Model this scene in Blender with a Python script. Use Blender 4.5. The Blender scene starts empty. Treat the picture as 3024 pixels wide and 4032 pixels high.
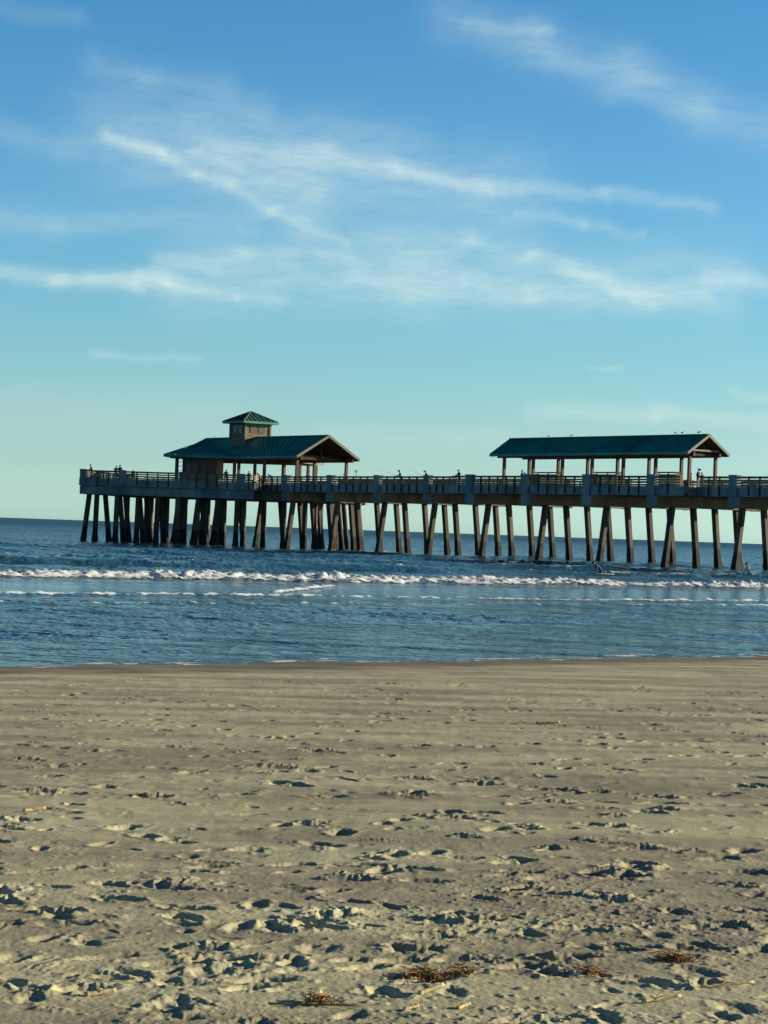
import bpy, bmesh, math, random
import numpy as np
from mathutils import Vector, Matrix
random.seed(7)
R = math.radians
S = bpy.context.scene
COL = S.collection

# ------------------------------------------------------------------ camera
F_PX, CX, CY, W_PX, H_PX = 9014.0, 1512.0, 2016.0, 3024, 4032
EYE = Vector((0, 0, 2.4))
ROLL, PITCH = R(2.004), R(0.469)
Fw = Vector((0, math.cos(PITCH), math.sin(PITCH)))
Zc = Vector((0, -math.sin(PITCH), math.cos(PITCH)))
Xc = Vector((1, 0, 0))
Rt = Xc * math.cos(ROLL) + Zc * math.sin(ROLL)
Up = -Xc * math.sin(ROLL) + Zc * math.cos(ROLL)
cam_d = bpy.data.cameras.new('camera')
cam_d.sensor_fit = 'VERTICAL'
cam_d.sensor_height = 24
cam_d.lens = 24 * F_PX / H_PX
cam_d.clip_start = 0.1
cam_d.clip_end = 200000
cam = bpy.data.objects.new('camera', cam_d)
COL.objects.link(cam)
m = Matrix((Rt, Up, -Fw)).transposed().to_4x4()
m.translation = EYE
cam.matrix_world = m
S.camera = cam


def ray(px, py):
    return Rt * ((px - CX) / F_PX) + Up * ((CY - py) / F_PX) + Fw


def P(px, py, z):
    """ground truth helper: the point at height z seen at a position of the photograph"""
    d = ray(px, py)
    return EYE + d * ((z - EYE.z) / d.z)


def proj(p):
    q = Vector(p) - EYE
    w = q.dot(Fw)
    return CX + F_PX * q.dot(Rt) / w, CY - F_PX * q.dot(Up) / w


# ------------------------------------------------------------------ materials
def mat(name, base, rough=0.8, spec=0.3, var=0.25, scale=3.0, bump=0.0, bump_scale=20.0, stretch=(1, 1, 1), metal=0.0, base2=None):
    m = bpy.data.materials.new(name)
    m.use_nodes = True
    nt = m.node_tree
    b = nt.nodes['Principled BSDF']
    b.inputs['Roughness'].default_value = rough
    b.inputs['Specular IOR Level'].default_value = spec
    b.inputs['Metallic'].default_value = metal
    g = nt.nodes.new('ShaderNodeNewGeometry')
    mp = nt.nodes.new('ShaderNodeMapping')
    mp.inputs['Scale'].default_value = stretch
    nt.links.new(g.outputs['Position'], mp.inputs['Vector'])
    n = nt.nodes.new('ShaderNodeTexNoise')
    n.inputs['Scale'].default_value = scale
    n.inputs['Detail'].default_value = 6
    n.inputs['Roughness'].default_value = 0.65
    nt.links.new(mp.outputs['Vector'], n.inputs['Vector'])
    cr = nt.nodes.new('ShaderNodeValToRGB')
    b2 = base2 or tuple(c * (1 - var) for c in base)
    b1 = tuple(min(1, c * (1 + var * 0.5)) for c in base)
    cr.color_ramp.elements[0].position = 0.33
    cr.color_ramp.elements[0].color = (*b2, 1)
    cr.color_ramp.elements[1].position = 0.68
    cr.color_ramp.elements[1].color = (*b1, 1)
    nt.links.new(n.outputs['Fac'], cr.inputs['Fac'])
    nt.links.new(cr.outputs['Color'], b.inputs['Base Color'])
    if bump:
        n2 = nt.nodes.new('ShaderNodeTexNoise')
        n2.inputs['Scale'].default_value = bump_scale
        n2.inputs['Detail'].default_value = 4
        nt.links.new(mp.outputs['Vector'], n2.inputs['Vector'])
        bp = nt.nodes.new('ShaderNodeBump')
        bp.inputs['Strength'].default_value = bump
        bp.inputs['Distance'].default_value = 0.02
        nt.links.new(n2.outputs['Fac'], bp.inputs['Height'])
        nt.links.new(bp.outputs['Normal'], b.inputs['Normal'])
    m['ramp'] = cr.name
    return m


M = {}
M['paint'] = mat('painted_concrete', (0.155, 0.195, 0.205), 0.75, 0.3, 0.55, 0.55, 0.2, 4, (1, 1, 0.35))
M['concrete'] = mat('weathered_concrete', (0.16, 0.135, 0.10), 0.85, 0.25, 0.4, 0.8, 0.3, 5, (1, 1, 0.4))
M['deck'] = mat('deck_concrete', (0.34, 0.31, 0.26), 0.85, 0.2, 0.3, 0.7)
M['wood'] = mat('rail_wood', (0.20, 0.125, 0.07), 0.8, 0.25, 0.45, 1.6, 0.3, 12)
M['woodlight'] = mat('weathered_rail_boards', (0.23, 0.17, 0.105), 0.8, 0.25, 0.4, 1.5, 0.3, 12)
M['post'] = mat('stained_timber', (0.075, 0.046, 0.036), 0.75, 0.3, 0.4, 1.2, 0.2, 9, (1, 1, .3))
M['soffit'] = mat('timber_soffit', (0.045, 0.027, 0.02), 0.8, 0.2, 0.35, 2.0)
M['roof'] = mat('teal_metal_roof', (0.006, 0.175, 0.145), 0.55, 0.35, 0.45, 0.3, 0.0)
M['roofdim'] = mat('dimmed_green_roof', (0.018, 0.075, 0.062), 0.6, 0.3, 0.4, 0.9)  # teal roof colour darkened to offset the sunlight on the cupola
M['trim'] = mat('pale_trim', (0.115, 0.118, 0.10), 0.6, 0.3, 0.25, 1.5)
M['siding'] = mat('tan_siding', (0.14, 0.105, 0.062), 0.75, 0.3, 0.35, 1.0, 0.2, 6, (1, 1, 6))
M['wall'] = mat('dark_timber_wall', (0.085, 0.06, 0.04), 0.8, 0.25, 0.4, 1.2, 0.2, 8, (3, 3, .3))
M['glass'] = mat('dark_louvre', (0.035, 0.03, 0.025), 0.4, 0.5, 0.3, 2.0)
M['darkmetal'] = mat('dark_metal', (0.03, 0.03, 0.03), 0.5, 0.4, 0.3, 4)
M['bench'] = mat('bench_boards', (0.10, 0.068, 0.045), 0.8, 0.25, 0.4, 1.5, 0.2, 9)
M['darkwood'] = mat('dark_ledge', (0.045, 0.03, 0.022), 0.8, 0.25, 0.4, 1.5)


def pile_material():
    m = mat('pile_concrete', (0.078, 0.062, 0.048), 0.8, 0.3, 0.55, 1.6, 0.5, 6, (1, 1, .25))
    nt = m.node_tree
    b = nt.nodes['Principled BSDF']
    cr = nt.nodes[m['ramp']]
    g = nt.nodes.new('ShaderNodeNewGeometry')
    sp = nt.nodes.new('ShaderNodeSeparateXYZ')
    nt.links.new(g.outputs['Position'], sp.inputs[0])
    n = nt.nodes.new('ShaderNodeTexNoise')
    n.inputs['Scale'].default_value = 1.7
    n.inputs['Detail'].default_value = 5
    nt.links.new(g.outputs['Position'], n.inputs['Vector'])
    a = nt.nodes.new('ShaderNodeMath'); a.operation = 'MULTIPLY_ADD'
    a.inputs[1].default_value = -1.3; a.inputs[2].default_value = 0.65
    nt.links.new(n.outputs['Fac'], a.inputs[0])
    ad = nt.nodes.new('ShaderNodeMath'); ad.operation = 'ADD'
    nt.links.new(sp.outputs['Z'], ad.inputs[0]); nt.links.new(a.outputs[0], ad.inputs[1])
    mr = nt.nodes.new('ShaderNodeMapRange')
    mr.inputs['From Min'].default_value = 1.55
    mr.inputs['From Max'].default_value = 1.8
    nt.links.new(ad.outputs[0], mr.inputs['Value'])
    mx = nt.nodes.new('ShaderNodeMix'); mx.data_type = 'RGBA'
    mx.inputs['A'].default_value = (0.012, 0.011, 0.009, 1)
    nt.links.new(mr.outputs[0], mx.inputs['Factor'])
    oi = nt.nodes.new('ShaderNodeObjectInfo')
    rv = nt.nodes.new('ShaderNodeMapRange'); rv.inputs['To Min'].default_value = .62; rv.inputs['To Max'].default_value = 1.3
    nt.links.new(oi.outputs['Random'], rv.inputs['Value'])
    mu = nt.nodes.new('ShaderNodeMix'); mu.data_type = 'RGBA'; mu.blend_type = 'MULTIPLY'; mu.inputs['Factor'].default_value = 1
    nt.links.new(cr.outputs['Color'], mu.inputs['A']); nt.links.new(rv.outputs[0], mu.inputs['B'])
    nt.links.new(mu.outputs['Result'], mx.inputs['B'])
    nt.links.new(mx.outputs['Result'], b.inputs['Base Color'])
    return m


M['pile'] = pile_material()


# ------------------------------------------------------------------ mesh helpers
def box(bm, c, ax, ay, az):
    """box from a centre and three half-axis vectors"""
    c, ax, ay, az = Vector(c), Vector(ax), Vector(ay), Vector(az)
    vs = [bm.verts.new(c + ax * i + ay * j + az * k) for k in (-1, 1) for j in (-1, 1) for i in (-1, 1)]
    idx = [(0, 2, 3, 1), (4, 5, 7, 6), (0, 1, 5, 4), (2, 6, 7, 3), (0, 4, 6, 2), (1, 3, 7, 5)]
    for f in idx:
        bm.faces.new([vs[i] for i in f])


def bar(bm, a, b, w, h, up=Vector((0, 0, 1))):
    """rectangular bar from a to b; w across, h along up"""
    a, b = Vector(a), Vector(b)
    d = (b - a)
    side = d.cross(up).normalized()
    u2 = side.cross(d).normalized()
    box(bm, (a + b) / 2, d / 2, side * (w / 2), u2 * (h / 2))


def prism(bm, poly, z0, z1):
    lo = [bm.verts.new((p[0], p[1], z0)) for p in poly]
    hi = [bm.verts.new((p[0], p[1], z1)) for p in poly]
    n = len(poly)
    bm.faces.new(hi); bm.faces.new(list(reversed(lo)))
    for i in range(n):
        j = (i + 1) % n
        bm.faces.new((lo[i], lo[j], hi[j], hi[i]))


def tube(bm, pts, rads, seg=8, caps=True):
    pts = [Vector(p) for p in pts]
    rings = []
    for i, p in enumerate(pts):
        d = (pts[min(i + 1, len(pts) - 1)] - pts[max(i - 1, 0)]).normalized()
        ref = Vector((0, 0, 1)) if abs(d.z) < .9 else Vector((1, 0, 0))
        s = d.cross(ref).normalized(); t = s.cross(d)
        r = rads[i] if hasattr(rads, '__len__') else rads
        rings.append([bm.verts.new(p + (s * math.cos(k * 2 * math.pi / seg) + t * math.sin(k * 2 * math.pi / seg)) * r) for k in range(seg)])
    for a, b in zip(rings, rings[1:]):
        for k in range(seg):
            bm.faces.new((a[k], a[(k + 1) % seg], b[(k + 1) % seg], b[k]))
    if caps:
        bm.faces.new(list(reversed(rings[0]))); bm.faces.new(rings[-1])


def ball(bm, c, r, sx=1, sy=1, sz=1, seg=10, rot=None):
    mt = Matrix.Translation(Vector(c))
    if rot is not None:
        mt = mt @ rot
    mt = mt @ Matrix.Diagonal((r * sx, r * sy, r * sz, 1))
    bmesh.ops.create_uvsphere(bm, u_segments=seg, v_segments=max(5, seg // 2 + 1), radius=1, matrix=mt)


def wloc(o):
    v = Vector((0, 0, 0))
    while o is not None:
        v += o.location
        o = o.parent
    return v


def obj(name, bm, material, parent=None, loc=None, smooth=False, bevel=0.0):
    """bm in world coordinates (loc None) or in its own about loc; one mesh object"""
    if bevel:
        bmesh.ops.bevel(bm, geom=bm.edges[:], offset=bevel, segments=1, affect='EDGES')
    bmesh.ops.recalc_face_normals(bm, faces=bm.faces[:])
    me = bpy.data.meshes.new(name)
    o = bpy.data.objects.new(name, me)
    base = wloc(parent) if parent is not None else Vector((0, 0, 0))
    if loc is None:
        if parent is not None:
            bmesh.ops.translate(bm, verts=bm.verts[:], vec=-base)
    else:
        o.location = Vector(loc) - base
    bm.to_mesh(me); bm.free()
    mats = material if isinstance(material, (list, tuple)) else [material]
    for x in mats:
        me.materials.append(x)
    if smooth:
        me.polygons.foreach_set('use_smooth', [True] * len(me.polygons))
    COL.objects.link(o)
    if parent is not None:
        o.parent = parent
    return o


def twin(src, loc, parent):
    o = src.copy()
    COL.objects.link(o)
    o.parent = parent
    o.location = Vector(loc) - wloc(parent)
    return o


def thing(name, label, cat, loc, group=None, rz=0.0):
    o = bpy.data.objects.new(name, None)
    o.empty_display_size = 0.3
    COL.objects.link(o)
    o.location = loc
    o.rotation_euler = (0, 0, rz)
    tag(o, label, cat, group)
    return o


def tag(o, label=None, cat=None, group=None, kind=None):
    if label: o['label'] = label
    if cat: o['category'] = cat
    if group: o['group'] = group
    if kind: o['kind'] = kind
    return o


# ------------------------------------------------------------------ noise on arrays
def _hash(ix, iy, seed):
    h = (ix.astype(np.int64) * 374761393 + iy.astype(np.int64) * 668265263 + seed * 1442695041) & 0xFFFFFFFF
    h = ((h ^ (h >> 13)) * 1274126177) & 0xFFFFFFFF
    h = (h ^ (h >> 16)) & 0xFFFF
    return h.astype(np.float32) * np.float32(2 * math.pi / 65536.0)


def pn(x, y, seed=0):
    """gradient noise, about -0.7..0.7"""
    xf, yf = np.floor(x), np.floor(y)
    fx, fy = (x - xf).astype(np.float32), (y - yf).astype(np.float32)
    ix, iy = xf.astype(np.int64), yf.astype(np.int64)
    u = fx * fx * fx * (fx * (fx * 6 - 15) + 10)
    v = fy * fy * fy * (fy * (fy * 6 - 15) + 10)
    r = []
    for dx, dy in ((0, 0), (1, 0), (0, 1), (1, 1)):
        a = _hash(ix + dx, iy + dy, seed)
        r.append(np.cos(a) * (fx - dx) + np.sin(a) * (fy - dy))
    return (r[0] * (1 - u) + r[1] * u) * (1 - v) + (r[2] * (1 - u) + r[3] * u) * v


def fbm(x, y, seed=0, octv=4, gain=0.5):
    t, a, f = 0, 1.0, 1.0
    for k in range(octv):
        t = t + a * pn(x * f + 17.3 * k, y * f - 9.1 * k, seed + k * 31)
        a *= gain; f *= 2.03
    return t


def sstep(a, b, x):
    t = np.clip((x - a) / (b - a), 0, 1)
    return t * t * (3 - 2 * t)


def grid_mesh(name, X, Y, Z, keep=None):
    r, c = X.shape
    me = bpy.data.meshes.new(name)
    n = r * c
    i = np.arange(n).reshape(r, c)
    q = np.stack([i[:-1, :-1], i[:-1, 1:], i[1:, 1:], i[1:, :-1]], -1).reshape(-1, 4)
    co = np.stack([X, Y, Z], -1).reshape(-1, 3).astype(np.float32)
    if keep is not None:
        k = keep.reshape(-1)
        q = q[k[q].all(1)]
        used = np.zeros(n, bool); used[q.ravel()] = True
        remap = np.cumsum(used) - 1
        co = co[used]; q = remap[q]
    me.vertices.add(len(co)); me.vertices.foreach_set('co', co.ravel())
    me.loops.add(len(q) * 4); me.loops.foreach_set('vertex_index', q.ravel().astype(np.int32))
    me.polygons.add(len(q))
    me.polygons.foreach_set('loop_start', np.arange(0, len(q) * 4, 4, dtype=np.int32))
    me.polygons.foreach_set('loop_total', np.full(len(q), 4, np.int32))
    me.update(calc_edges=True)
    me.polygons.foreach_set('use_smooth', np.ones(len(q), bool))
    o = bpy.data.objects.new(name, me)
    COL.objects.link(o)
    return o


# ------------------------------------------------------------------ light and sky
SUN_AZ, SUN_EL = R(80.0), R(14.5)       # azimuth clockwise from +Y
SUN = Vector((math.sin(SUN_AZ) * math.cos(SUN_EL), math.cos(SUN_AZ) * math.cos(SUN_EL), math.sin(SUN_EL)))
ld = bpy.data.lights.new('sun', 'SUN')
ld.energy = 5.0
ld.angle = R(0.53)
ld.color = (1.0, 0.88, 0.62)
lo = bpy.data.objects.new('sun', ld)
lo.rotation_euler = SUN.to_track_quat('Z', 'Y').to_euler()
lo.location = (40, 20, 60)
COL.objects.link(lo)

world = bpy.data.worlds.new('World')
S.world = world
world.use_nodes = True
wn = world.node_tree
bg = wn.nodes['Background']
sky = wn.nodes.new('ShaderNodeTexSky')
sky.sky_type = 'NISHITA'
sky.sun_disc = False
sky.sun_elevation = SUN_EL
sky.sun_rotation = SUN_AZ
sky.altitude = 0
sky.air_density = 1.0
sky.dust_density = 0.6
sky.ozone_density = 2.0
SKY_STRENGTH = 0.06
CLOUD = (5.9, 7.3, 6.9)
bg.inputs['Strength'].default_value = SKY_STRENGTH


def wnode(t, **kw):
    n = wn.nodes.new(t)
    for k, v in kw.items():
        setattr(n, k, v)
    return n


def wmath(op, a, b=None, c=None, clamp=False):
    n = wnode('ShaderNodeMath', operation=op, use_clamp=clamp)
    for i, x in enumerate((a, b, c)):
        if x is None: continue
        if isinstance(x, (int, float)): n.inputs[i].default_value = x
        else: wn.links.new(x, n.inputs[i])
    return n.outputs[0]


tc = wnode('ShaderNodeTexCoord')
sx = wnode('ShaderNodeSeparateXYZ')
wn.links.new(tc.outputs['Generated'], sx.inputs[0])
az = wmath('ARCTAN2', sx.outputs['X'], sx.outputs['Y'])
el = wmath('ARCSINE', sx.outputs['Z'])
cb = wnode('ShaderNodeCombineXYZ')
wn.links.new(az, cb.inputs[0]); wn.links.new(el, cb.inputs[1])
# gentle warp of the direction so that streaks are ragged
nz = wnode('ShaderNodeTexNoise'); nz.inputs['Scale'].default_value = 28; nz.inputs['Detail'].default_value = 5; nz.inputs['Roughness'].default_value = .6
wn.links.new(cb.outputs[0], nz.inputs['Vector'])
wsub = wnode('ShaderNodeVectorMath', operation='SUBTRACT'); wsub.inputs[1].default_value = (.5, .5, .5)
wn.links.new(nz.outputs['Color'], wsub.inputs[0])
wsc = wnode('ShaderNodeVectorMath', operation='MULTIPLY'); wsc.inputs[1].default_value = (.024, .012, 0)
wn.links.new(wsub.outputs[0], wsc.inputs[0])
wad = wnode('ShaderNodeVectorMath', operation='ADD')
wn.links.new(cb.outputs[0], wad.inputs[0]); wn.links.new(wsc.outputs[0], wad.inputs[1])
flat = wnode('ShaderNodeVectorMath', operation='MULTIPLY'); flat.inputs[1].default_value = (1, 1, 0)
wn.links.new(wad.outputs[0], flat.inputs[0])
PT = flat.outputs[0]

# one cirrus streak: soft distance to a segment of directions
sg = bpy.data.node_groups.new('cirrus_streak', 'ShaderNodeTree')
sg.interface.new_socket('P', in_out='INPUT', socket_type='NodeSocketVector')
sg.interface.new_socket('A', in_out='INPUT', socket_type='NodeSocketVector')
sg.interface.new_socket('D', in_out='INPUT', socket_type='NodeSocketVector')
sg.interface.new_socket('W', in_out='INPUT', socket_type='NodeSocketFloat')
sg.interface.new_socket('I', in_out='INPUT', socket_type='NodeSocketFloat')
sg.interface.new_socket('Prev', in_out='INPUT', socket_type='NodeSocketFloat')
sg.interface.new_socket('Out', in_out='OUTPUT', socket_type='NodeSocketFloat')
sg.interface.new_socket('Pn', in_out='OUTPUT', socket_type='NodeSocketVector')
gi = sg.nodes.new('NodeGroupInput'); go = sg.nodes.new('NodeGroupOutput')


def gv(op, a, b=None):
    n = sg.nodes.new('ShaderNodeVectorMath'); n.operation = op
    sg.links.new(a, n.inputs[0])
    if b is not None: sg.links.new(b, n.inputs[3 if op == 'SCALE' else 1])
    return n.outputs['Value'] if op in ('DOT_PRODUCT', 'LENGTH') else n.outputs['Vector']


def gm(op, a, b=None, clamp=False):
    n = sg.nodes.new('ShaderNodeMath'); n.operation = op; n.use_clamp = clamp
    for i, x in enumerate((a, b)):
        if x is None: continue
        if isinstance(x, (int, float)): n.inputs[i].default_value = x
        else: sg.links.new(x, n.inputs[i])
    return n.outputs[0]


pa = gv('SUBTRACT', gi.outputs['P'], gi.outputs['A'])
tt = gm('DIVIDE', gv('DOT_PRODUCT', pa, gi.outputs['D']), gv('DOT_PRODUCT', gi.outputs['D'], gi.outputs['D']), True)
dist = gv('LENGTH', gv('SUBTRACT', pa, gv('SCALE', gi.outputs['D'], tt)))
q = gm('DIVIDE', dist, gi.outputs['W'])
q2 = gm('POWER', 2.718, gm('MULTIPLY', gm('MULTIPLY', q, q), -1.0))
val = gm('MULTIPLY', q2, gi.outputs['I'])
# screen-add keeps crossings soft: prev + val*(1-prev)
out = gm('ADD', gi.outputs['Prev'], gm('MULTIPLY', val, gm('SUBTRACT', 1.0, gi.outputs['Prev'])))
sg.links.new(out, go.inputs['Out'])
# hand the direction on only once this streak is done (keeps the shader's stack short)
tiny = sg.nodes.new('ShaderNodeVectorMath'); tiny.operation = 'ADD'
tq = gm('MULTIPLY', out, 1e-9)
sg.links.new(gi.outputs['P'], tiny.inputs[0]); sg.links.new(tq, tiny.inputs[1])
sg.links.new(tiny.outputs[0], go.inputs['Pn'])


def sky_dir(x, y):
    d = ray(x * 1.8228, y * 1.8228).normalized()
    return math.atan2(d.x, d.y), math.asin(d.z)


STREAKS = [
    # polyline in sky, half width, opacity
    ([(225, 297), (340, 325), (420, 375), (505, 398), (600, 450), (745, 522)], 11, .34),
    ([(300, 305), (480, 345), (680, 420)], 30, .16),
    ([(430, 325), (690, 330), (850, 365), (1050, 405)], 22, .24),
    ([(640, 330), (860, 372), (1060, 408)], 9, .20),
    ([(1050, 402), (1300, 412), (1540, 450)], 12, .24),
    ([(1120, 455), (1250, 475), (1380, 502)], 9, .20),
    ([(-60, 575), (130, 600), (290, 615), (370, 608)], 14, .40),
    ([(200, 606), (330, 616)], 16, .24),
    ([(370, 612), (500, 635), (620, 646)], 9, .26),
    ([(350, 572), (530, 548), (630, 558)], 17, .30),
    ([(770, 512), (1000, 522), (1150, 548), (1300, 600), (1520, 640)], 15, .22),
    ([(1210, 578), (1330, 628), (1530, 637)], 13, .34),
    ([(650, 505), (760, 575), (900, 605), (1150, 632), (1400, 655)], 20, .24),
    ([(1540, 595), (1720, 625)], 14, .40),
    ([(970, 48), (1150, 92), (1350, 150), (1520, 235), (1720, 300)], 38, .17),
    ([(1010, 55), (1180, 70)], 12, .14),
    ([(1180, 130), (1450, 185)], 14, .12),
    ([(1320, 205), (1540, 240)], 14, .10),
    ([(250, 300), (650, 380), (1100, 430)], 75, .24),
    ([(400, 600), (900, 600), (1550, 610)], 55, .30),
    ([(150, 480), (560, 482)], 22, .16),
    ([(-80, 462), (110, 472)], 28, .18),
    ([(190, 762), (440, 772)], 7, .17),
    ([(1280, 797), (1340, 802)], 5, .20),
    ([(1150, 885), (1420, 898), (1750, 915)], 16, .26),
    ([(1590, 838), (1700, 866)], 9, .2),
    ([(-60, 5), (170, 45)], 14, .10),
    ([(190, 135), (320, 175), (480, 190)], 22, .12),
    ([(410, 245), (560, 232)], 24, .14),
    ([(-60, 270), (140, 320)], 22, .13),
    ([(560, 275), (900, 300)], 26, .10),
    ([(-60, 880), (500, 900)], 40, .10),
    ([(700, 945), (1100, 950)], 18, .14),
]
prev = None
for pts, w, inten in STREAKS:
    for (x0, y0), (x1, y1) in zip(pts, pts[1:]):
        a = sky_dir(x0, y0); b = sky_dir(x1, y1)
        g = wn.nodes.new('ShaderNodeGroup'); g.node_tree = sg
        wn.links.new(PT if prev is None else pnext, g.inputs['P'])
        g.inputs['A'].default_value = (a[0], a[1], 0)
        g.inputs['D'].default_value = (b[0] - a[0], b[1] - a[1], 0)
        g.inputs['W'].default_value = w * 1.3 / 4945.0
        g.inputs['I'].default_value = min(.5, inten * .95)
        if prev is None: g.inputs['Prev'].default_value = 0
        else: wn.links.new(prev, g.inputs['Prev'])
        prev = g.outputs['Out']; pnext = g.outputs['Pn']
# fibre texture drawn out along the streaks
mpn = wnode('ShaderNodeMapping'); mpn.inputs['Rotation'].default_value = (0, 0, R(14)); mpn.inputs['Scale'].default_value = (30, 150, 1)
wn.links.new(PT, mpn.inputs['Vector'])
n2 = wnode('ShaderNodeTexNoise'); n2.inputs['Scale'].default_value = 1.0; n2.inputs['Detail'].default_value = 10; n2.inputs['Roughness'].default_value = .70
wn.links.new(mpn.outputs[0], n2.inputs['Vector'])
fib = wnode('ShaderNodeMapRange'); fib.inputs['From Min'].default_value = .30; fib.inputs['From Max'].default_value = .70
fib.inputs['To Min'].default_value = .45; fib.inputs['To Max'].default_value = 1.4
wn.links.new(n2.outputs['Fac'], fib.inputs['Value'])
def window_fn(x, lo, hi, soft):
    up = wnode('ShaderNodeMapRange'); up.inputs['From Min'].default_value = lo; up.inputs['From Max'].default_value = lo + soft
    wn.links.new(x, up.inputs['Value'])
    dn = wnode('ShaderNodeMapRange'); dn.inputs['From Min'].default_value = hi - soft; dn.inputs['From Max'].default_value = hi
    dn.inputs['To Min'].default_value = 1; dn.inputs['To Max'].default_value = 0
    wn.links.new(x, dn.inputs['Value'])
    return wmath('MULTIPLY', up.outputs[0], dn.outputs[0])


win = wmath('MULTIPLY', window_fn(az, -.30, .30, .08), window_fn(el, -.01, .36, .06))
mask = wmath('MULTIPLY', wmath('MULTIPLY', prev, fib.outputs[0], clamp=True), win, clamp=True)
# tint of the clear sky with height above the horizon
er = wnode('ShaderNodeMapRange'); er.inputs['From Min'].default_value = 0; er.inputs['From Max'].default_value = .6
wn.links.new(el, er.inputs['Value'])
rp = wnode('ShaderNodeValToRGB')
SKY_TINT = [(0.0000, (1.232, 2.021, 2.840)), (0.0074, (1.232, 2.021, 2.840)), (0.0444, (0.915, 1.432, 1.955)), (0.0814, (0.811, 1.247, 1.600)), (0.1276, (0.698, 1.179, 1.479)), (0.1830, (0.599, 1.121, 1.433)), (0.2385, (0.550, 1.075, 1.427)), (0.2940, (0.469, 1.003, 1.388)), (0.3753, (0.399, 0.959, 1.350)), (0.6000, (0.208, 0.556, 0.864)), (1.0000, (0.112, 0.316, 0.513))]
ee = rp.color_ramp.elements
ee[0].position, ee[0].color = 0, (*SKY_TINT[0][1], 1)
ee[1].position, ee[1].color = 1, (*SKY_TINT[-1][1], 1)
for p_, c_ in SKY_TINT[1:-1]:
    x_ = ee.new(p_); x_.color = (*c_, 1)
wn.links.new(er.outputs[0], rp.inputs['Fac'])
hs = wnode('ShaderNodeMix', data_type='RGBA', blend_type='MULTIPLY')
hs.inputs['Factor'].default_value = 1.0
wn.links.new(sky.outputs[0], hs.inputs['A']); wn.links.new(rp.outputs[0], hs.inputs['B'])
cm = wnode('ShaderNodeMix', data_type='RGBA')
wn.links.new(mask, cm.inputs['Factor'])
wn.links.new(hs.outputs['Result'], cm.inputs['A'])
cm.inputs['B'].default_value = (*CLOUD, 1)
# clear part of the sky and the part that carries cirrus
bg2 = wnode('ShaderNodeBackground'); bg2.inputs['Strength'].default_value = SKY_STRENGTH
wn.links.new(hs.outputs['Result'], bg.inputs['Color'])
wn.links.new(cm.outputs['Result'], bg2.inputs['Color'])
mxs = wnode('ShaderNodeMixShader')
wn.links.new(wmath('GREATER_THAN', win, 0.0005), mxs.inputs[0])
wn.links.new(bg.outputs[0], mxs.inputs[1]); wn.links.new(bg2.outputs[0], mxs.inputs[2])
wn.links.new(mxs.outputs[0], wn.nodes['World Output'].inputs['Surface'])

S.view_settings.view_transform = 'Standard'
S.view_settings.look = 'None'
S.view_settings.gamma = 1
S.view_settings.exposure = 1.0
S.render.engine = 'CYCLES'
S.cycles.use_denoising = True
S.cycles.max_bounces = 6
S.cycles.diffuse_bounces = 3
S.cycles.glossy_bounces = 4
# ------------------------------------------------------------------ beach and sea
SH = Vector((0.758, 0.652, 0)); SN = Vector((-0.652, 0.758, 0))     # along the shore, out to sea
S0 = 31.8


def sr(X, Y):
    return -0.652 * X + 0.758 * Y, 0.758 * X + 0.652 * Y


def sand_base(X, Y):
    s, r = sr(X, Y)
    z = 0.8 * (1 - s / S0)
    return np.maximum(z, -3.0)


def fan(d, inner, ninner, mid, nmid, outer=3.0, nouter=60):
    """columns run out from the walker: fine ahead, coarser to the sides"""
    a = np.linspace(-inner, inner, ninner)
    g1 = inner + (mid - inner) * np.linspace(0, 1, nmid + 1)[1:]
    g2 = mid + (outer - mid) * (np.linspace(0, 1, nouter + 1)[1:] ** 2.2)
    g = np.concatenate([g1, g2])
    a = np.concatenate([-g[::-1], a, g])
    Y = np.repeat(d[:, None], len(a), 1)
    X = d[:, None] * a[None, :]
    return X, Y, a


# sand ----------------------------------------------------------------
d_in = 1 / np.linspace(1 / 5.0, 1 / 52.0, 1420)
d_sand = np.concatenate([np.linspace(1.0, 4.95, 50), d_in, np.linspace(53, 300, 60)])
X, Y, acol = fan(d_sand, 0.20, 930, .62, 260)
s_, r_ = sr(X, Y)
near = 1 - sstep(8.6, 17, Y)             # trampled dry sand close by
mid = 1 - sstep(20, 40, s_)
Z = sand_base(X, Y).astype(np.float32)
land = 1 - sstep(27.5, 31.5, s_)
Z += .018 * fbm(X / 2.6, Y / 2.6, 33, 3) * (1 - land)
Z += (0.010 * pn(X / 2.3, Y / 2.3, 3) + 0.016 * pn(X / 5.5, Y / 5.5, 4)) * (0.35 + 0.65 * land)
Z += 0.0085 * fbm(X / 0.55, Y / 0.85, 5, 3) * (0.55 + 0.45 * near) * land
Z += 0.0058 * fbm(X / 0.24, Y / 0.5, 6, 2) * land * (1 - .5 * near)
rough_patch = sstep(-0.15, 0.35, fbm(X / 1.9, Y / 1.9, 8, 3))
Z += 0.0055 * fbm(X / 0.16, Y / 0.2, 9, 3) * (0.10 + 0.9 * near * rough_patch) * land
CL = fbm(X / 0.045, Y / 0.06, 12, 3)    # clod texture
CL2 = pn(X / 0.11, Y / 0.13, 15)
RG = 1 - 2.2 * np.abs(pn(X / .085, Y / .10, 19)) - .9 * np.abs(pn(X / .035, Y / .05, 20))
CL3 = pn(X / 0.026, Y / 0.04, 18)
fade_ = 1 - sstep(20, 34, Y)
Z += (-.013 * np.maximum(0, pn(X / .13, Y / .17, 41) - .22) + .015 * np.maximum(0, pn(X / .10, Y / .14, 43) - .30) - .010 * np.maximum(0, pn(X / .055, Y / .075, 45) - .25) * near) * land * (.35 + .65 * fade_)
Z += .0022 * CL3 * near
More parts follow.
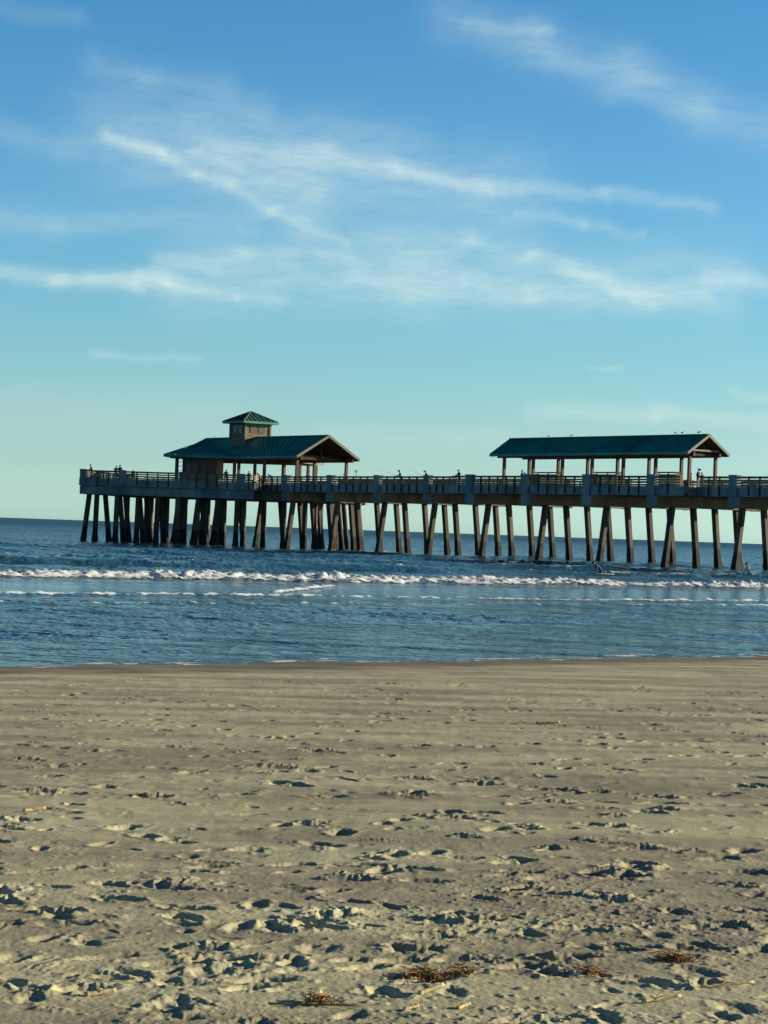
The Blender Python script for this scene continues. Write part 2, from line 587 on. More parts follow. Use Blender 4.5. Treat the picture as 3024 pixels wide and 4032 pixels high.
Z += (0.0025 * CL + .024 * np.maximum(0, CL - .25)) * near * rough_patch


def window(x0, y0, rad):
    i0, i1 = np.searchsorted(d_sand, [y0 - rad, y0 + rad])
    j0 = np.searchsorted(acol, (x0 - rad) / max(y0, .5)) - 1
    j1 = np.searchsorted(acol, (x0 + rad) / max(y0, .5)) + 2
    return slice(max(i0, 0), i1), slice(max(j0, 0), j1)


def footprint(x0, y0, ang, L=.15, Wd=.062, D=.035, rim=.014):
    w = window(x0, y0, L * 2)
    x, y = X[w] - x0, Y[w] - y0
    if x.size == 0: return
    c, s = math.cos(ang), math.sin(ang)
    p, q = x * c + y * s, -x * s + y * c
    wd = Wd * (1 + .25 * p / L)
    rho = np.sqrt((p / L) ** 2 + (q / wd) ** 2) + .30 * CL2[w] + .12 * CL[w]
    dz = -D * (1 - sstep(.45, 1.0, rho)) * (1 + .35 * np.sign(p) * np.minimum(abs(p) / L, 1))
    dz += rim * np.exp(-((rho - 1.22) / .24) ** 2) * np.maximum(.05, .35 + .7 * RG[w] + .8 * CL2[w] + .5 * CL[w])
    Z[w] += dz


def mound(x0, y0, ang, L, Wd, Hh, clod=.6):
    w = window(x0, y0, max(L, Wd) * 1.7)
    x, y = X[w] - x0, Y[w] - y0
    if x.size == 0: return
    c, s = math.cos(ang), math.sin(ang)
    p, q = x * c + y * s, -x * s + y * c
    rho = np.sqrt((p / L) ** 2 + (q / Wd) ** 2) + .25 * CL2[w]
    t = sstep(0, 1, 1.15 - rho)
    Z[w] += Hh * t * (1 - .45 * clod + clod * (.62 * RG[w] + .5 * CL2[w] + .5 * CL[w] + .7 * CL3[w]))


rg = np.random.default_rng(11)
# scattered prints and scuffs, thick close by and thinning out down the beach
for i in range(1750):
    y = 1 / rg.uniform(1 / 30.0, 1 / 5.0)
    x = y * rg.uniform(-.6, .6)
    keep = 1.0
    if rg.random() > keep: continue
    k = rg.uniform(.5, 1.15)
    footprint(x, y, rg.uniform(0, 6.28), .14 * k, .062 * k * rg.uniform(.8, 1.3), .021 * k * rg.uniform(.4, 1.2), .007 * k)
# small scuffs and worm casts all the way down the beach
for i in range(1550):
    y = math.sqrt(rg.uniform(10 ** 2, 34 ** 2)); x = y * rg.uniform(-.6, .6)
    k = rg.uniform(.5, 1.6)
    if rg.random() < .5: footprint(x, y, rg.uniform(0, 6.28), .11 * k, .06 * k, .016 * k, .006 * k)
    else: mound(x, y, rg.uniform(0, 6.28), .12 * k, .06 * k, .011 * k, .9)
# lines of footprints that walk along and up the beach
for (x, y, ang, n) in [(-1.6, 8.3, .5, 9), (-.4, 9.6, .15, 12), (1.7, 8.8, 2.5, 9), (-2.2, 12.0, .25, 14), (.8, 12.6, .1, 9), (-3.0, 17.2, .55, 16), (-1.2, 20.5, .5, 14), (-4.0, 15.8, .2, 12), (1.5, 16.0, .4, 12), (2.0, 11.0, 1.0, 8), (-4.2, 24.0, .2, 9), (0.5, 27.0, .35, 12), (-1.5, 10.8, -.1, 10)]:
    for k in range(n):
        side = (k % 2 - .5) * .22
        xx = x + math.cos(ang) * k * .62 - math.sin(ang) * side
        yy = y + math.sin(ang) * k * .62 + math.cos(ang) * side
        kk = rg.uniform(.8, 1.1)
        footprint(xx, yy, ang + rg.normal(0, .2), .15 * kk, .07 * kk, .034 * kk, .012 * kk)
# low drifts and clods of dug-up sand
for i in range(480):
    y = 1 / rg.uniform(1 / 24.0, 1 / 5.0)
    x = y * rg.uniform(-.6, .6)
    if y > 13 and rg.random() < .6: continue
    k = rg.uniform(.5, 1.3)
    mound(x, y, rg.uniform(0, 6.28), .10 * k, .06 * k, .010 * k, .9)
for i in range(2900):
    y = 1 / rg.uniform(1 / 13.0, 1 / 5.0)
    x = y * rg.uniform(-.6, .6)
    k = rg.uniform(.4, 1.2)
    mound(x, y, rg.uniform(0, 6.28), .028 * k, .022 * k, .010 * k, .6)
# the larger kicked-up heaps, where the photograph has them: (x, y, width) in its pixels
HEAPS = [(1647, 3050, 160), (1904, 3070, 190), (2088, 3087, 80), (1640, 3112, 230), (2235, 3100, 120), (2364, 3108, 110), (2496, 3118, 60),
         (2616, 3127, 130), (2200, 3150, 150), (2620, 3180, 150), (1675, 3204, 100), (1803, 3210, 160), (2420, 3206, 110), (2100, 3257, 130), (2420, 3248, 150),
         (1840, 3288, 150), (2300, 3302, 160), (2180, 3335, 170), (2540, 3330, 190), (2740, 3348, 110), (1550, 3354, 170), (2480, 3430, 210),
         (2100, 3490, 130), (2420, 3530, 200), (1745, 3620, 190), (600, 3118, 190), (60, 3250, 130), (180, 3095, 200), (1290, 2938, 200), (1100, 3000, 220),
         (1230, 3230, 160), (690, 3470, 330), (50, 3540, 180), (1400, 3445, 240), (1310, 3590, 260), (840, 3725, 240), (460, 3845, 180), (1480, 3370, 130), (2900, 3480, 140), (2880, 3640, 180), (2200, 3830, 200), (1080, 2885, 90), (670, 2918, 60), (370, 2935, 80), (120, 2966, 150)]
for (hx, hy, hw) in HEAPS:
    p = P(hx, hy, .62)
    p = P(hx, hy, float(sand_base(np.array(p.x), np.array(p.y))))
    wm = hw * p.y / F_PX
    hh = .040 * min(1.0, wm / .25) + .008
    mound(p.x, p.y, rg.normal(0, .25), wm * .62, wm * .36, hh * .55, .9)
    footprint(p.x - wm * .1, p.y - wm * .42, rg.normal(0, .3), wm * .45, wm * .20, hh * .40, hh * .22)
    for k in range(5):
        mound(p.x + rg.normal(0, wm * .45), p.y + rg.normal(0, wm * .3), rg.uniform(0, 3), .05, .035, hh * .25, .8)

# the same kind of kicked-up heaps to both sides of the view
for i in range(60):
    y = math.sqrt(rg.uniform(8 ** 2, 22 ** 2)); x = y * rg.uniform(.19, .55) * (1 if rg.random() < .5 else -1)
    wm = rg.uniform(.16, .4)
    mound(x, y, rg.normal(0, .25), wm * .62, wm * .36, .024, .9)
    footprint(x - wm * .1, y - wm * .42, rg.normal(0, .3), wm * .45, wm * .20, .017, .01)
BASE_ = sand_base(X, Y)
Rel = Z - BASE_
Z = BASE_ + np.where(Rel > 0, .74 * .05 * np.tanh(Rel / .05), .95 * .07 * np.tanh(Rel / .07))
sand = grid_mesh('sand', X, Y, Z)
tag(sand, kind='structure')
SAND_X, SAND_Y, SAND_Z = X, Y, Z


def sand_z(x, y):
    i = min(max(int(np.searchsorted(d_sand, y)), 1), len(d_sand) - 1)
    j = min(max(int(np.searchsorted(acol, x / y)), 1), len(acol) - 1)
    return float(SAND_Z[i, j])


sm = bpy.data.materials.new('beach_sand'); sm.use_nodes = True
nt = sm.node_tree; b = nt.nodes['Principled BSDF']
b.inputs['Specular IOR Level'].default_value = 0.15


def nd(nt, t, **kw):
    n = nt.nodes.new(t)
    for k, v in kw.items(): setattr(n, k, v)
    return n


def mth(nt, op, a, b=None, c=None, clamp=False):
    n = nd(nt, 'ShaderNodeMath', operation=op, use_clamp=clamp)
    for i, x in enumerate((a, b, c)):
        if x is None: continue
        if isinstance(x, (int, float)): n.inputs[i].default_value = x
        else: nt.links.new(x, n.inputs[i])
    return n.outputs[0]


def noise(nt, vec, scale, detail=4, rough=.6, stretch=None, rot=0):
    if stretch:
        mp = nd(nt, 'ShaderNodeMapping'); mp.inputs['Scale'].default_value = stretch; mp.inputs['Rotation'].default_value = (0, 0, rot)
        nt.links.new(vec, mp.inputs['Vector']); vec = mp.outputs[0]
    n = nd(nt, 'ShaderNodeTexNoise'); n.inputs['Scale'].default_value = scale; n.inputs['Detail'].default_value = detail; n.inputs['Roughness'].default_value = rough
    nt.links.new(vec, n.inputs['Vector'])
    return n.outputs['Fac']


def ramp(nt, fac, stops):
    n = nd(nt, 'ShaderNodeValToRGB')
    e = n.color_ramp.elements
    e[0].position, e[0].color = stops[0][0], (*stops[0][1], 1)
    e[1].position, e[1].color = stops[-1][0], (*stops[-1][1], 1)
    for p, c in stops[1:-1]:
        x = e.new(p); x.color = (*c, 1)
    nt.links.new(fac, n.inputs['Fac'])
    return n.outputs['Color']


def mixc(nt, fac, a, b, blend='MIX'):
    n = nd(nt, 'ShaderNodeMix', data_type='RGBA', blend_type=blend)
    if isinstance(fac, (int, float)): n.inputs['Factor'].default_value = fac
    else: nt.links.new(fac, n.inputs['Factor'])
    for k, x in (('A', a), ('B', b)):
        if isinstance(x, tuple): n.inputs[k].default_value = (*x, 1)
        else: nt.links.new(x, n.inputs[k])
    return n.outputs['Result']


g = nd(nt, 'ShaderNodeNewGeometry')
pos = g.outputs['Position']
sp = nd(nt, 'ShaderNodeSeparateXYZ'); nt.links.new(pos, sp.inputs[0])
seaward = mth(nt, 'ADD', mth(nt, 'MULTIPLY', sp.outputs['X'], -0.652), mth(nt, 'MULTIPLY', sp.outputs['Y'], 0.758))
c1 = ramp(nt, noise(nt, pos, 1.0, 6, .65, (.9, .9, 1)), [(.32, (.275, .258, .188)), (.52, (.345, .325, .235)), (.70, (.40, .378, .275))])
c2 = ramp(nt, noise(nt, pos, 1.0, 5, .6, (.35, 1.0, 1), R(-40)), [(.40, (.70, .66, .66)), (.60, (1.14, 1.12, 1.02))])
c3 = mixc(nt, 1.0, c1, c2, 'MULTIPLY')
grain = ramp(nt, noise(nt, pos, 260, 2, .5), [(.3, (.82, .82, .82)), (.7, (1.14, 1.14, 1.12))])
c4 = mixc(nt, 1.0, c3, grain, 'MULTIPLY')
wob = mth(nt, 'MULTIPLY_ADD', noise(nt, pos, 1.0, 5, .6, (.55, .55, 1)), 3.4, -1.7)
wet = nd(nt, 'ShaderNodeMapRange'); wet.interpolation_type = 'SMOOTHSTEP'
wet.inputs['From Min'].default_value = 28.9; wet.inputs['From Max'].default_value = 30.6
nt.links.new(mth(nt, 'ADD', seaward, wob), wet.inputs['Value'])
c5 = mixc(nt, wet.outputs[0], c4, mixc(nt, 1.0, c4, (.55, .45, .41), 'MULTIPLY'))
nt.links.new(c5, b.inputs['Base Color'])
rr = nd(nt, 'ShaderNodeMapRange'); rr.inputs['To Min'].default_value = .95; rr.inputs['To Max'].default_value = .6
nt.links.new(wet.outputs[0], rr.inputs['Value']); nt.links.new(rr.outputs[0], b.inputs['Roughness'])
bp = nd(nt, 'ShaderNodeBump'); bp.inputs['Strength'].default_value = .5; bp.inputs['Distance'].default_value = .006
nt.links.new(noise(nt, pos, 70, 5, .6), bp.inputs['Height'])
nt.links.new(bp.outputs[0], b.inputs['Normal'])
sand.data.materials.append(sm)

# sea -----------------------------------------------------------------
CRESTS = [(80.6, .13, 1.5, 1), (61.0, .07, .7, 2), (103.0, .42, 2.6, 3), (92.0, .16, 2.2, 4), (119.0, .34, 3.0, 5), (142.0, .36, 3.4, 6), (50.5, .05, 1.0, 7), (165, .35, 3.5, 8), (56.0, .035, 0.9, 9)]


def crest_line(r, s0, seed):
    return s0 + 2.2 * pn(r / 26.0, r * 0 + seed * 3.7, 40 + seed) + .55 * pn(r / 5.0, r * 0 + seed, 60 + seed)


def sea_h(X, Y):
    s, r = sr(X, Y)
    deep = sstep(60, 100, s)
    shallow = sstep(S0 - 1.5, S0 + 9, s)
    h = np.zeros_like(X)
    # wind ripples, longer along their crests
    wx, wy = r, s
    h = h + (0.041 * fbm(wx / 1.1, wy / .50, 21, 3, .6) + .046 * pn(wx / 3.4, wy / 1.7, 24)) * (.18 + .82 * shallow) * (1 + .7 * deep) * (.45 + 1.05 * sstep(-.35, .4, fbm(wx / 16., wy / 5., 23, 3)))
    h = h + .065 * fbm(wx / 6.0, wy / 2.6, 27, 2) * deep + .10 * pn(wx / 22.0, wy / 9.0, 29) * deep
    h = h * (1 - .74 * sstep(58, 66, s) * (1 - sstep(73, 80, s)) - .4 * sstep(56.5, 58, s) * (1 - sstep(60, 62, s)))
    for s0, a, w, k in CRESTS:
        c = crest_line(r, s0, k)
        q = s - c
        amp = a * np.clip(.75 + .9 * pn(r / 17.0, r * 0 + k * 5.1, 80 + k), .15, 1.3)
        # steep towards the beach, gentle behind
        h = h + amp * np.exp(-(np.where(q < 0, q / (w * .45), q / (w * 1.5))) ** 2)
    return h


dd, lst = 26.0, []
while dd < 760:
    lst.append(dd)
    dd += min(.5 if dd < 250 else .9, max(.075, dd * dd / (2.4 * 2289) / 3.2))
d_sea = np.array(lst + list(np.geomspace(765, 60000, 60)))
X, Y, ac2 = fan(d_sea, 0.19, 780, .5, 170)
Zs = sea_h(X, Y) * (1 - sstep(450, 760, Y))
s_, r_ = sr(X, Y)
keep = s_ > S0 - 6
sea = grid_mesh('sea_water', X, Y, Zs, keep)
tag(sea, kind='structure')
wm_ = bpy.data.materials.new('sea_water'); wm_.use_nodes = True
nt = wm_.node_tree; b = nt.nodes['Principled BSDF']
g = nd(nt, 'ShaderNodeNewGeometry'); pos = g.outputs['Position']
sp = nd(nt, 'ShaderNodeSeparateXYZ'); nt.links.new(pos, sp.inputs[0])
seaward = mth(nt, 'ADD', mth(nt, 'MULTIPLY', sp.outputs['X'], -0.652), mth(nt, 'MULTIPLY', sp.outputs['Y'], 0.758))
inshore_sheen = nd(nt, 'ShaderNodeMapRange'); inshore_sheen.inputs['From Min'].default_value = 34; inshore_sheen.inputs['From Max'].default_value = 110
nt.links.new(mth(nt, 'ADD', seaward, mth(nt, 'MULTIPLY_ADD', noise(nt, pos, 1, 4, .6, (.06, .06, 1)), 30, -15)), inshore_sheen.inputs['Value'])
nt.links.new(mixc(nt, inshore_sheen.outputs[0], (.050, .122, .165), (.015, .064, .100)), b.inputs['Base Color'])  # inshore base lightened to blue, standing in for reflected sky
far_ = nd(nt, 'ShaderNodeMapRange'); far_.inputs['From Min'].default_value = 120; far_.inputs['From Max'].default_value = 900
far_.inputs['To Min'].default_value = .12; far_.inputs['To Max'].default_value = .42
nt.links.new(seaward, far_.inputs['Value']); nt.links.new(far_.outputs[0], b.inputs['Roughness'])
b.inputs['IOR'].default_value = 1.33
b.inputs['Specular IOR Level'].default_value = .5
bp = nd(nt, 'ShaderNodeBump'); bp.inputs['Distance'].default_value = .05
calm1 = nd(nt, 'ShaderNodeMapRange'); calm1.inputs['From Min'].default_value = 58; calm1.inputs['From Max'].default_value = 66
calm2 = nd(nt, 'ShaderNodeMapRange'); calm2.inputs['From Min'].default_value = 73; calm2.inputs['From Max'].default_value = 81
calm2.inputs['To Min'].default_value = 1; calm2.inputs['To Max'].default_value = 0
nt.links.new(seaward, calm1.inputs['Value']); nt.links.new(seaward, calm2.inputs['Value'])
calm = mth(nt, 'MULTIPLY', calm1.outputs[0], calm2.outputs[0])
nt.links.new(mth(nt, 'MULTIPLY_ADD', calm, -.30, .55), bp.inputs['Strength'])
nt.links.new(noise(nt, pos, 1, 5, .6, (2.2, 3.6, 1), R(-40)), bp.inputs['Height'])
bp2 = nd(nt, 'ShaderNodeBump'); nt.links.new(mth(nt, 'MULTIPLY_ADD', calm, -.75, 1.0), bp2.inputs['Strength']); bp2.inputs['Distance'].default_value = 1.6
nt.links.new(noise(nt, pos, 1, 6, .65, (.12, .30, 1), R(-40)), bp2.inputs['Height'])
nt.links.new(bp.outputs[0], bp2.inputs['Normal'])
nt.links.new(bp2.outputs[0], b.inputs['Normal'])
sea.data.materials.append(wm_)

# foam ----------------------------------------------------------------
fm = bpy.data.materials.new('sea_foam'); fm.use_nodes = True
nt = fm.node_tree; b = nt.nodes['Principled BSDF']
g = nd(nt, 'ShaderNodeNewGeometry')
nt.links.new(ramp(nt, noise(nt, g.outputs['Position'], 2.2, 5, .65), [(.3, (.80, .83, .86)), (.6, (.93, .96, .99))]), b.inputs['Base Color'])
b.inputs['Roughness'].default_value = .9
b.inputs['Specular IOR Level'].default_value = .1
bp = nd(nt, 'ShaderNodeBump'); bp.inputs['Strength'].default_value = .4; bp.inputs['Distance'].default_value = .06
nt.links.new(noise(nt, g.outputs['Position'], 5, 5, .65), bp.inputs['Height']); nt.links.new(bp.outputs[0], b.inputs['Normal'])


def foam_band(name, r0, r1, s0, s1, dr, ds, fn):
    rr_ = np.arange(r0, r1, dr); ss_ = np.arange(s0, s1, ds)
    Rg, Sg = np.meshgrid(rr_, ss_)
    Xg = SH.x * Rg + SN.x * Sg; Yg = SH.y * Rg + SN.y * Sg
    th, keep = fn(Rg, Sg)
    o = grid_mesh(name, Xg, Yg, sea_h(Xg, Yg) + th, keep)
    o.data.materials.append(fm)
    return o


def breaker(Rg, Sg):
    c = crest_line(Rg, 80.6, 1)
    q = Sg - c
    body = np.exp(-(np.where(q < 0, (q + .5) / .85, q / 1.5)) ** 2)
    var = .78 + .75 * pn(Rg / 7.0, Rg * 0, 91) + .3 * pn(Rg / 2.4, Rg * 0, 92)
    lump = np.maximum(0, .62 + 1.0 * fbm(Rg / .42, Sg / .5, 95, 4, .62) + .5 * pn(Rg / 2.2, Sg / 1.5, 96) + .5 * pn(Rg / 6., Sg / 3., 98))
    th = .03 + .24 * body * lump * var
    streak = np.exp(-(np.maximum(q, 0) / 4.6) ** 2) * (q > -1.2) + body
    lace = fbm(Rg / 2.6, Sg / .55, 97, 4, .6)
    k = (body * var + .35 * lace > .38) | ((q > 0) & (q < 8) & (lace > .24 + .055 * q))
    th = np.where(body > .25, th, .02)
    return th, k


def thin_line(s0, seed, wid, hgt, thr):
    def f(Rg, Sg):
        c = crest_line(Rg, s0, seed)
        q = (Sg - c + .25) / wid
        body = np.exp(-q ** 2)
        v = fbm(Rg / .6, Sg / .6, 110 + seed, 4, .65) + .35 * pn(Rg / 9., Sg / 9., 115)
        return .02 + hgt * body * np.maximum(0, .6 + v), body * (.8 + .9 * v) > thr
    return f


# foam scatters light through itself: half of it is translucent
tr = nd(nt, 'ShaderNodeBsdfTranslucent'); tr.inputs['Color'].default_value = (.93, .96, .99, 1)
ms = nd(nt, 'ShaderNodeMixShader'); ms.inputs[0].default_value = .45
nt.links.new(b.outputs[0], ms.inputs[1]); nt.links.new(tr.outputs[0], ms.inputs[2])
nt.links.new(ms.outputs[0], nt.nodes['Material Output'].inputs['Surface'])
foam1 = foam_band('breaker_foam', 12, 150, 76.5, 91, .13, .11, breaker)
tag(foam1, kind='stuff')
foam2 = foam_band('foam_line', 8, 115, 58, 64.5, .11, .10, thin_line(61.0, 2, .22, .09, .46))
tag(foam2, kind='stuff')
foam3 = foam_band('swash_foam', 8, 100, 53.5, 58.5, .11, .08, thin_line(56.0, 9, .30, .03, .78))
tag(foam3, kind='stuff')


def slant(Rg, Sg):
    pa_, pb_ = P(1075, 2340, 0), P(1300, 2311, 0)
    sa, ra = sr(pa_.x, pa_.y); sb, rb = sr(pb_.x, pb_.y)
    t = np.clip(((Rg - ra) * (rb - ra) + (Sg - sa) * (sb - sa)) / ((rb - ra) ** 2 + (sb - sa) ** 2), 0, 1)
    dx = np.hypot(Rg - ra - t * (rb - ra), Sg - sa - t * (sb - sa))
    v = fbm(Rg / 1.2, Sg / 1.2, 131, 4, .6)
    body = np.exp(-(dx / .30) ** 2)
    return .02 + .14 * body * np.maximum(0, .6 + v), body * (.9 + .8 * v) > .4


foam4 = foam_band('foam_tongue', 40, 70, 55, 80, .09, .09, slant)
tag(foam4, kind='stuff')


def edge(Rg, Sg):
    v = fbm(Rg / 1.3, Sg / .35, 141, 4, .6)
    z = sand_base(SH.x * Rg + SN.x * Sg, SH.y * Rg + SN.y * Sg)
    return .012 + .01 * v, (np.abs(z + .004) < .016) & (v > .27)


def lace_fn(Rg, Sg):
    c = crest_line(Rg, 103.0, 3)
    q = Sg - c
    v = fbm(Rg / 1.5, Sg / 1.1, 151, 4, .65) + .5 * pn(Rg / 14., Sg / 9., 152)
    return .03 + .05 * np.maximum(0, v), (q > -.3) & (q < 16) & (v > .42 + .012 * abs(q - 5))


foam6 = foam_band('wave_lace', 55, 170, 99, 122, .16, .16, lace_fn)
tag(foam6, kind='stuff')
foam5 = foam_band('shore_foam', 5, 60, 29.5, 35, .06, .05, edge)
tag(foam5, kind='stuff')
# ------------------------------------------------------------------ pier frame of reference
RAIL_Z, DECK_Z, FAS_T, FAS_B, CAP_B = 8.2, 7.15, 7.27, 6.42, 5.42
W = 9.4
A0, B0 = P(1134, 1875, RAIL_Z), P(2896, 1876, RAIL_Z)
O0 = Vector((B0.x, B0.y, 0))
DU = Vector((A0.x - B0.x, A0.y - B0.y, 0)).normalized()        # out to sea
DV = Vector((-DU.y, DU.x, 0))
if DV.x < 0: DV = -DV                                           # across, away from the beach walker
ZV = Vector((0, 0, 1))


def pt(u, v, z=0.0):
    return O0 + DU * u + DV * v + ZV * z


def u_at(px, v, z):
    lo_, hi_ = -60.0, 140.0
    for _ in range(50):
        mid_ = (lo_ + hi_) / 2
        if proj(pt(mid_, v, z))[0] > px: lo_ = mid_
        else: hi_ = mid_
    return (lo_ + hi_) / 2


pier = thing('fishing_pier', 'long concrete fishing pier on leaning piles running out into the sea', 'pier', pt(0, W / 2, 0))

near_px = [2921, 2643, 2387, 2149, 1924, 1711, 1514, 1330, 1153]
ub = [u_at(x, .7, CAP_B + .3) for x in near_px]
pitch = (ub[-1] - ub[0]) / (len(ub) - 1)
bents = [ub[0] + pitch * k for k in range(-4, 9)]
WIDE = (u_at(2700, -1.35, FAS_B), u_at(1775, -1.35, FAS_B))
u_end = u_at(1045, 0, FAS_B)
print('pitch', pitch, 'bents', [round(x, 1) for x in bents], 'wide', WIDE, 'uend', u_end, 'DU', DU)
u_land = bents[0] - 3

# deck outline of the straight run, with the widened stretch under the shelter
def run_poly(inset=0.0):
    w = 1.35
    pts_ = [(u_land, 0), (WIDE[0], 0), (WIDE[0], -w), (WIDE[1], -w), (WIDE[1], 0), (u_end, 0), (u_end, W), (WIDE[1], W), (WIDE[1], W + w), (WIDE[0], W + w), (WIDE[0], W), (u_land, W)]
    return pts_


bm = bmesh.new()
prism(bm, [pt(u, v) for u, v in run_poly()], 6.80, DECK_Z)
obj('deck', bm, M['deck'], pier)


def ledge(v, w=1.35):
    return -w if v == 'near' else W + w


# fascia beams: from corner to corner along every outer edge
def fascia(a, b, name='fascia_beam', th=.28, outset=0.14):
    """edge beam between plan points a and b (world xy)"""
    bm = bmesh.new()
    d = (b - a).normalized()
    n = Vector((d.y, -d.x, 0))
    c = (a + b) / 2
    c = Vector((c.x, c.y, 0)) + ZV * ((FAS_T + FAS_B) / 2) + n * outset
    box(bm, c, d * ((b - a).length / 2), n * (th / 2), ZV * ((FAS_T - FAS_B) / 2))
    return obj(name, bm, M['paint'], pier, bevel=.02)


E = lambda u, v: pt(u, v)
near_edges = [((WIDE[0], 0), (u_land, 0)), ((WIDE[1], -1.35), (WIDE[0], -1.35)), ((u_end, 0), (WIDE[1], 0))]
for (ua, va), (uc, vc) in near_edges:
    o = fascia(E(ua, va), E(uc, vc))
for (ua, va), (uc, vc) in [((WIDE[0], W), (u_land, W)), ((WIDE[1], W + 1.35), (WIDE[0], W + 1.35)), ((u_end, W), (WIDE[1], W))]:
    fascia(E(uc, vc), E(ua, va))
fascia(E(WIDE[0] - .0, -1.2), E(WIDE[0], -.3)); fascia(E(WIDE[1], -.3), E(WIDE[1], -1.2))

# pile caps with painted cap ends -------------------------------------
caps = []
for u in bents:
    wide = WIDE[0] < u < WIDE[1]
    v0, v1 = (-1.75, W + 1.75) if wide else (-.35, W + .35)
    bm = bmesh.new()
    box(bm, pt(u, (v0 + v1) / 2, (6.80 + CAP_B) / 2), DU * .60, DV * ((v1 - v0) / 2 - .12), ZV * ((6.795 - CAP_B) / 2))
    c = obj('pile_cap', bm, M['concrete'], pier, bevel=.03)
    for vv in (v0 + .06, v1 - .06):
        bm = bmesh.new()
        box(bm, pt(u, vv, (FAS_B - .01 + CAP_B - .03) / 2), DU * .66, DV * .09, ZV * ((FAS_B - .01 - CAP_B + .03) / 2))
        obj('cap_end', bm, M['paint'], c, bevel=.015)
    # pilaster above the cap end
    for vv, sgn in ((v0, 1), (v1, -1)):
        bm = bmesh.new()
        box(bm, pt(u, vv + sgn * .13, (FAS_B - .006 + RAIL_Z + .06) / 2), DU * .5, DV * .27, ZV * ((RAIL_Z + .06 - FAS_B + .006) / 2))
        box(bm, pt(u, vv + sgn * .13, RAIL_Z + .085), DU * .55, DV * .31, ZV * .035)
        obj('pilaster', bm, M['paint'], pier, bevel=.015)

# girders hidden between the caps
bm = bmesh.new()
for v in (1.0, 2.8, 4.7, 6.6, 8.4):
    for ua, uc in zip(bents, bents[1:]):
        box(bm, pt((ua + uc) / 2, v, 6.6), DU * ((uc - ua) / 2 - .62), DV * .2, ZV * .19)
obj('girder', bm, M['concrete'], pier)


# piles ----------------------------------------------------------------
def pile_mesh(dx, dy, rot, name='pile', top=CAP_B + .02, w=.235, seed=0):
    """square pile hanging from its top centre; (dx, dy) drift per metre downwards"""
    rng = random.Random(seed)
    bm = bmesh.new()
    rings = []
    n = 26
    for i in range(n + 1):
        z = top - (top + 2.2) * i / n
        dep = top - z
        grow = 1 + .20 * min(1, max(0, (1.35 - z) / 1.0))
        ring = []
        for k in range(8):
            a = rot + (k // 2) * math.pi / 2 + (math.pi / 4) + (.16 if k % 2 else -.16)
            jit = 1 + (rng.uniform(-.07, .07) if z < 1.2 else rng.uniform(-.006, .006))
            r = w * 1.36 * grow * jit
            ring.append(bm.verts.new((dx * dep + r * math.cos(a), dy * dep + r * math.sin(a), z - top)))
        rings.append(ring)
    for a, b in zip(rings, rings[1:]):
        for k in range(8):
            bm.faces.new((a[k], b[k], b[(k + 1) % 8], a[(k + 1) % 8]))
    bm.faces.new(rings[0]); bm.faces.new(list(reversed(rings[-1])))
    bmesh.ops.recalc_face_normals(bm, faces=bm.faces[:])
    me = bpy.data.meshes.new(name)
    bm.to_mesh(me); bm.free()
    me.materials.append(M['pile'])
    return me


rot_run = math.atan2(DU.y, DU.x)
BAT = 1 / 8.0
me_out = [pile_mesh(-DV.x * BAT, -DV.y * BAT, rot_run, seed=s) for s in (1, 2)]
me_in = [pile_mesh(DV.x * BAT, DV.y * BAT, rot_run, seed=s) for s in (3, 4, 5)]


def put_pile(me, p):
    o = bpy.data.objects.new('pile', me)
    COL.objects.link(o)
    o.parent = pier
    o.location = Vector((p.x, p.y, CAP_B + .02)) - wloc(pier)
    return o


for i, u in enumerate(bents):
    if u < bents[3] - .1: continue
    put_pile(me_out[i % 2], pt(u - .05, .75))
    for k, v in enumerate((3.3, 5.95, 8.6)):
        put_pile(me_in[(i + k) % 3], pt(u - .05, v))

# ------------------------------------------------------------------ the square head of the pier, set at 45 degrees
L0 = P(322, 1849.5, RAIL_Z); L0 = Vector((L0.x, L0.y, 0))
EV = (-DU + DV).normalized()            # along the near edge, to the right
EW = (DU + DV).normalized()             # away along the side
print('EV', EV, 'EW', EW, 'L0', L0)


def hp(a, b, z=0.0):
    return L0 + EV * a + EW * b + ZV * z


def a_at(px, b, z):
    lo_, hi_ = -5.0, 60.0
    for _ in range(50):
        mid_ = (lo_ + hi_) / 2
        if proj(hp(mid_, b, z))[0] < px: lo_ = mid_
        else: hi_ = mid_
    return (lo_ + hi_) / 2


aQ = a_at(992, 0, FAS_B)
Q2 = pt(u_end, 0)
SIDE = 28.0
Q3 = pt(u_end, W)
# where the far side of the run meets the head's right edge
bR = (Q3 - L0).dot(EW); aR = max((Q3 - L0).dot(EV), 27.0)
poly = [hp(0, 0), hp(aQ, 0), Q2, Q3, hp(aR, max(bR, 3.0)), hp(SIDE, 25), hp(0, 25)]
print('aQ', aQ, 'Q2 in head', (Q2 - L0).dot(EV), (Q2 - L0).dot(EW), 'Q3', (Q3 - L0).dot(EV), bR)
bm = bmesh.new()
prism(bm, poly, 6.79, DECK_Z - .006)
obj('head_deck', bm, M['deck'], pier)
for a, b in ((hp(0, 0), hp(aQ, 0)), (hp(aQ, 0), Q2 - DU * .05), (Q3, hp(aR, max(bR, 3.0))), (hp(aR, max(bR, 3.0)), hp(SIDE, 25)), (hp(SIDE, 25), hp(0, 25)), (hp(0, 25), hp(0, 0))):
    fascia(a, b)
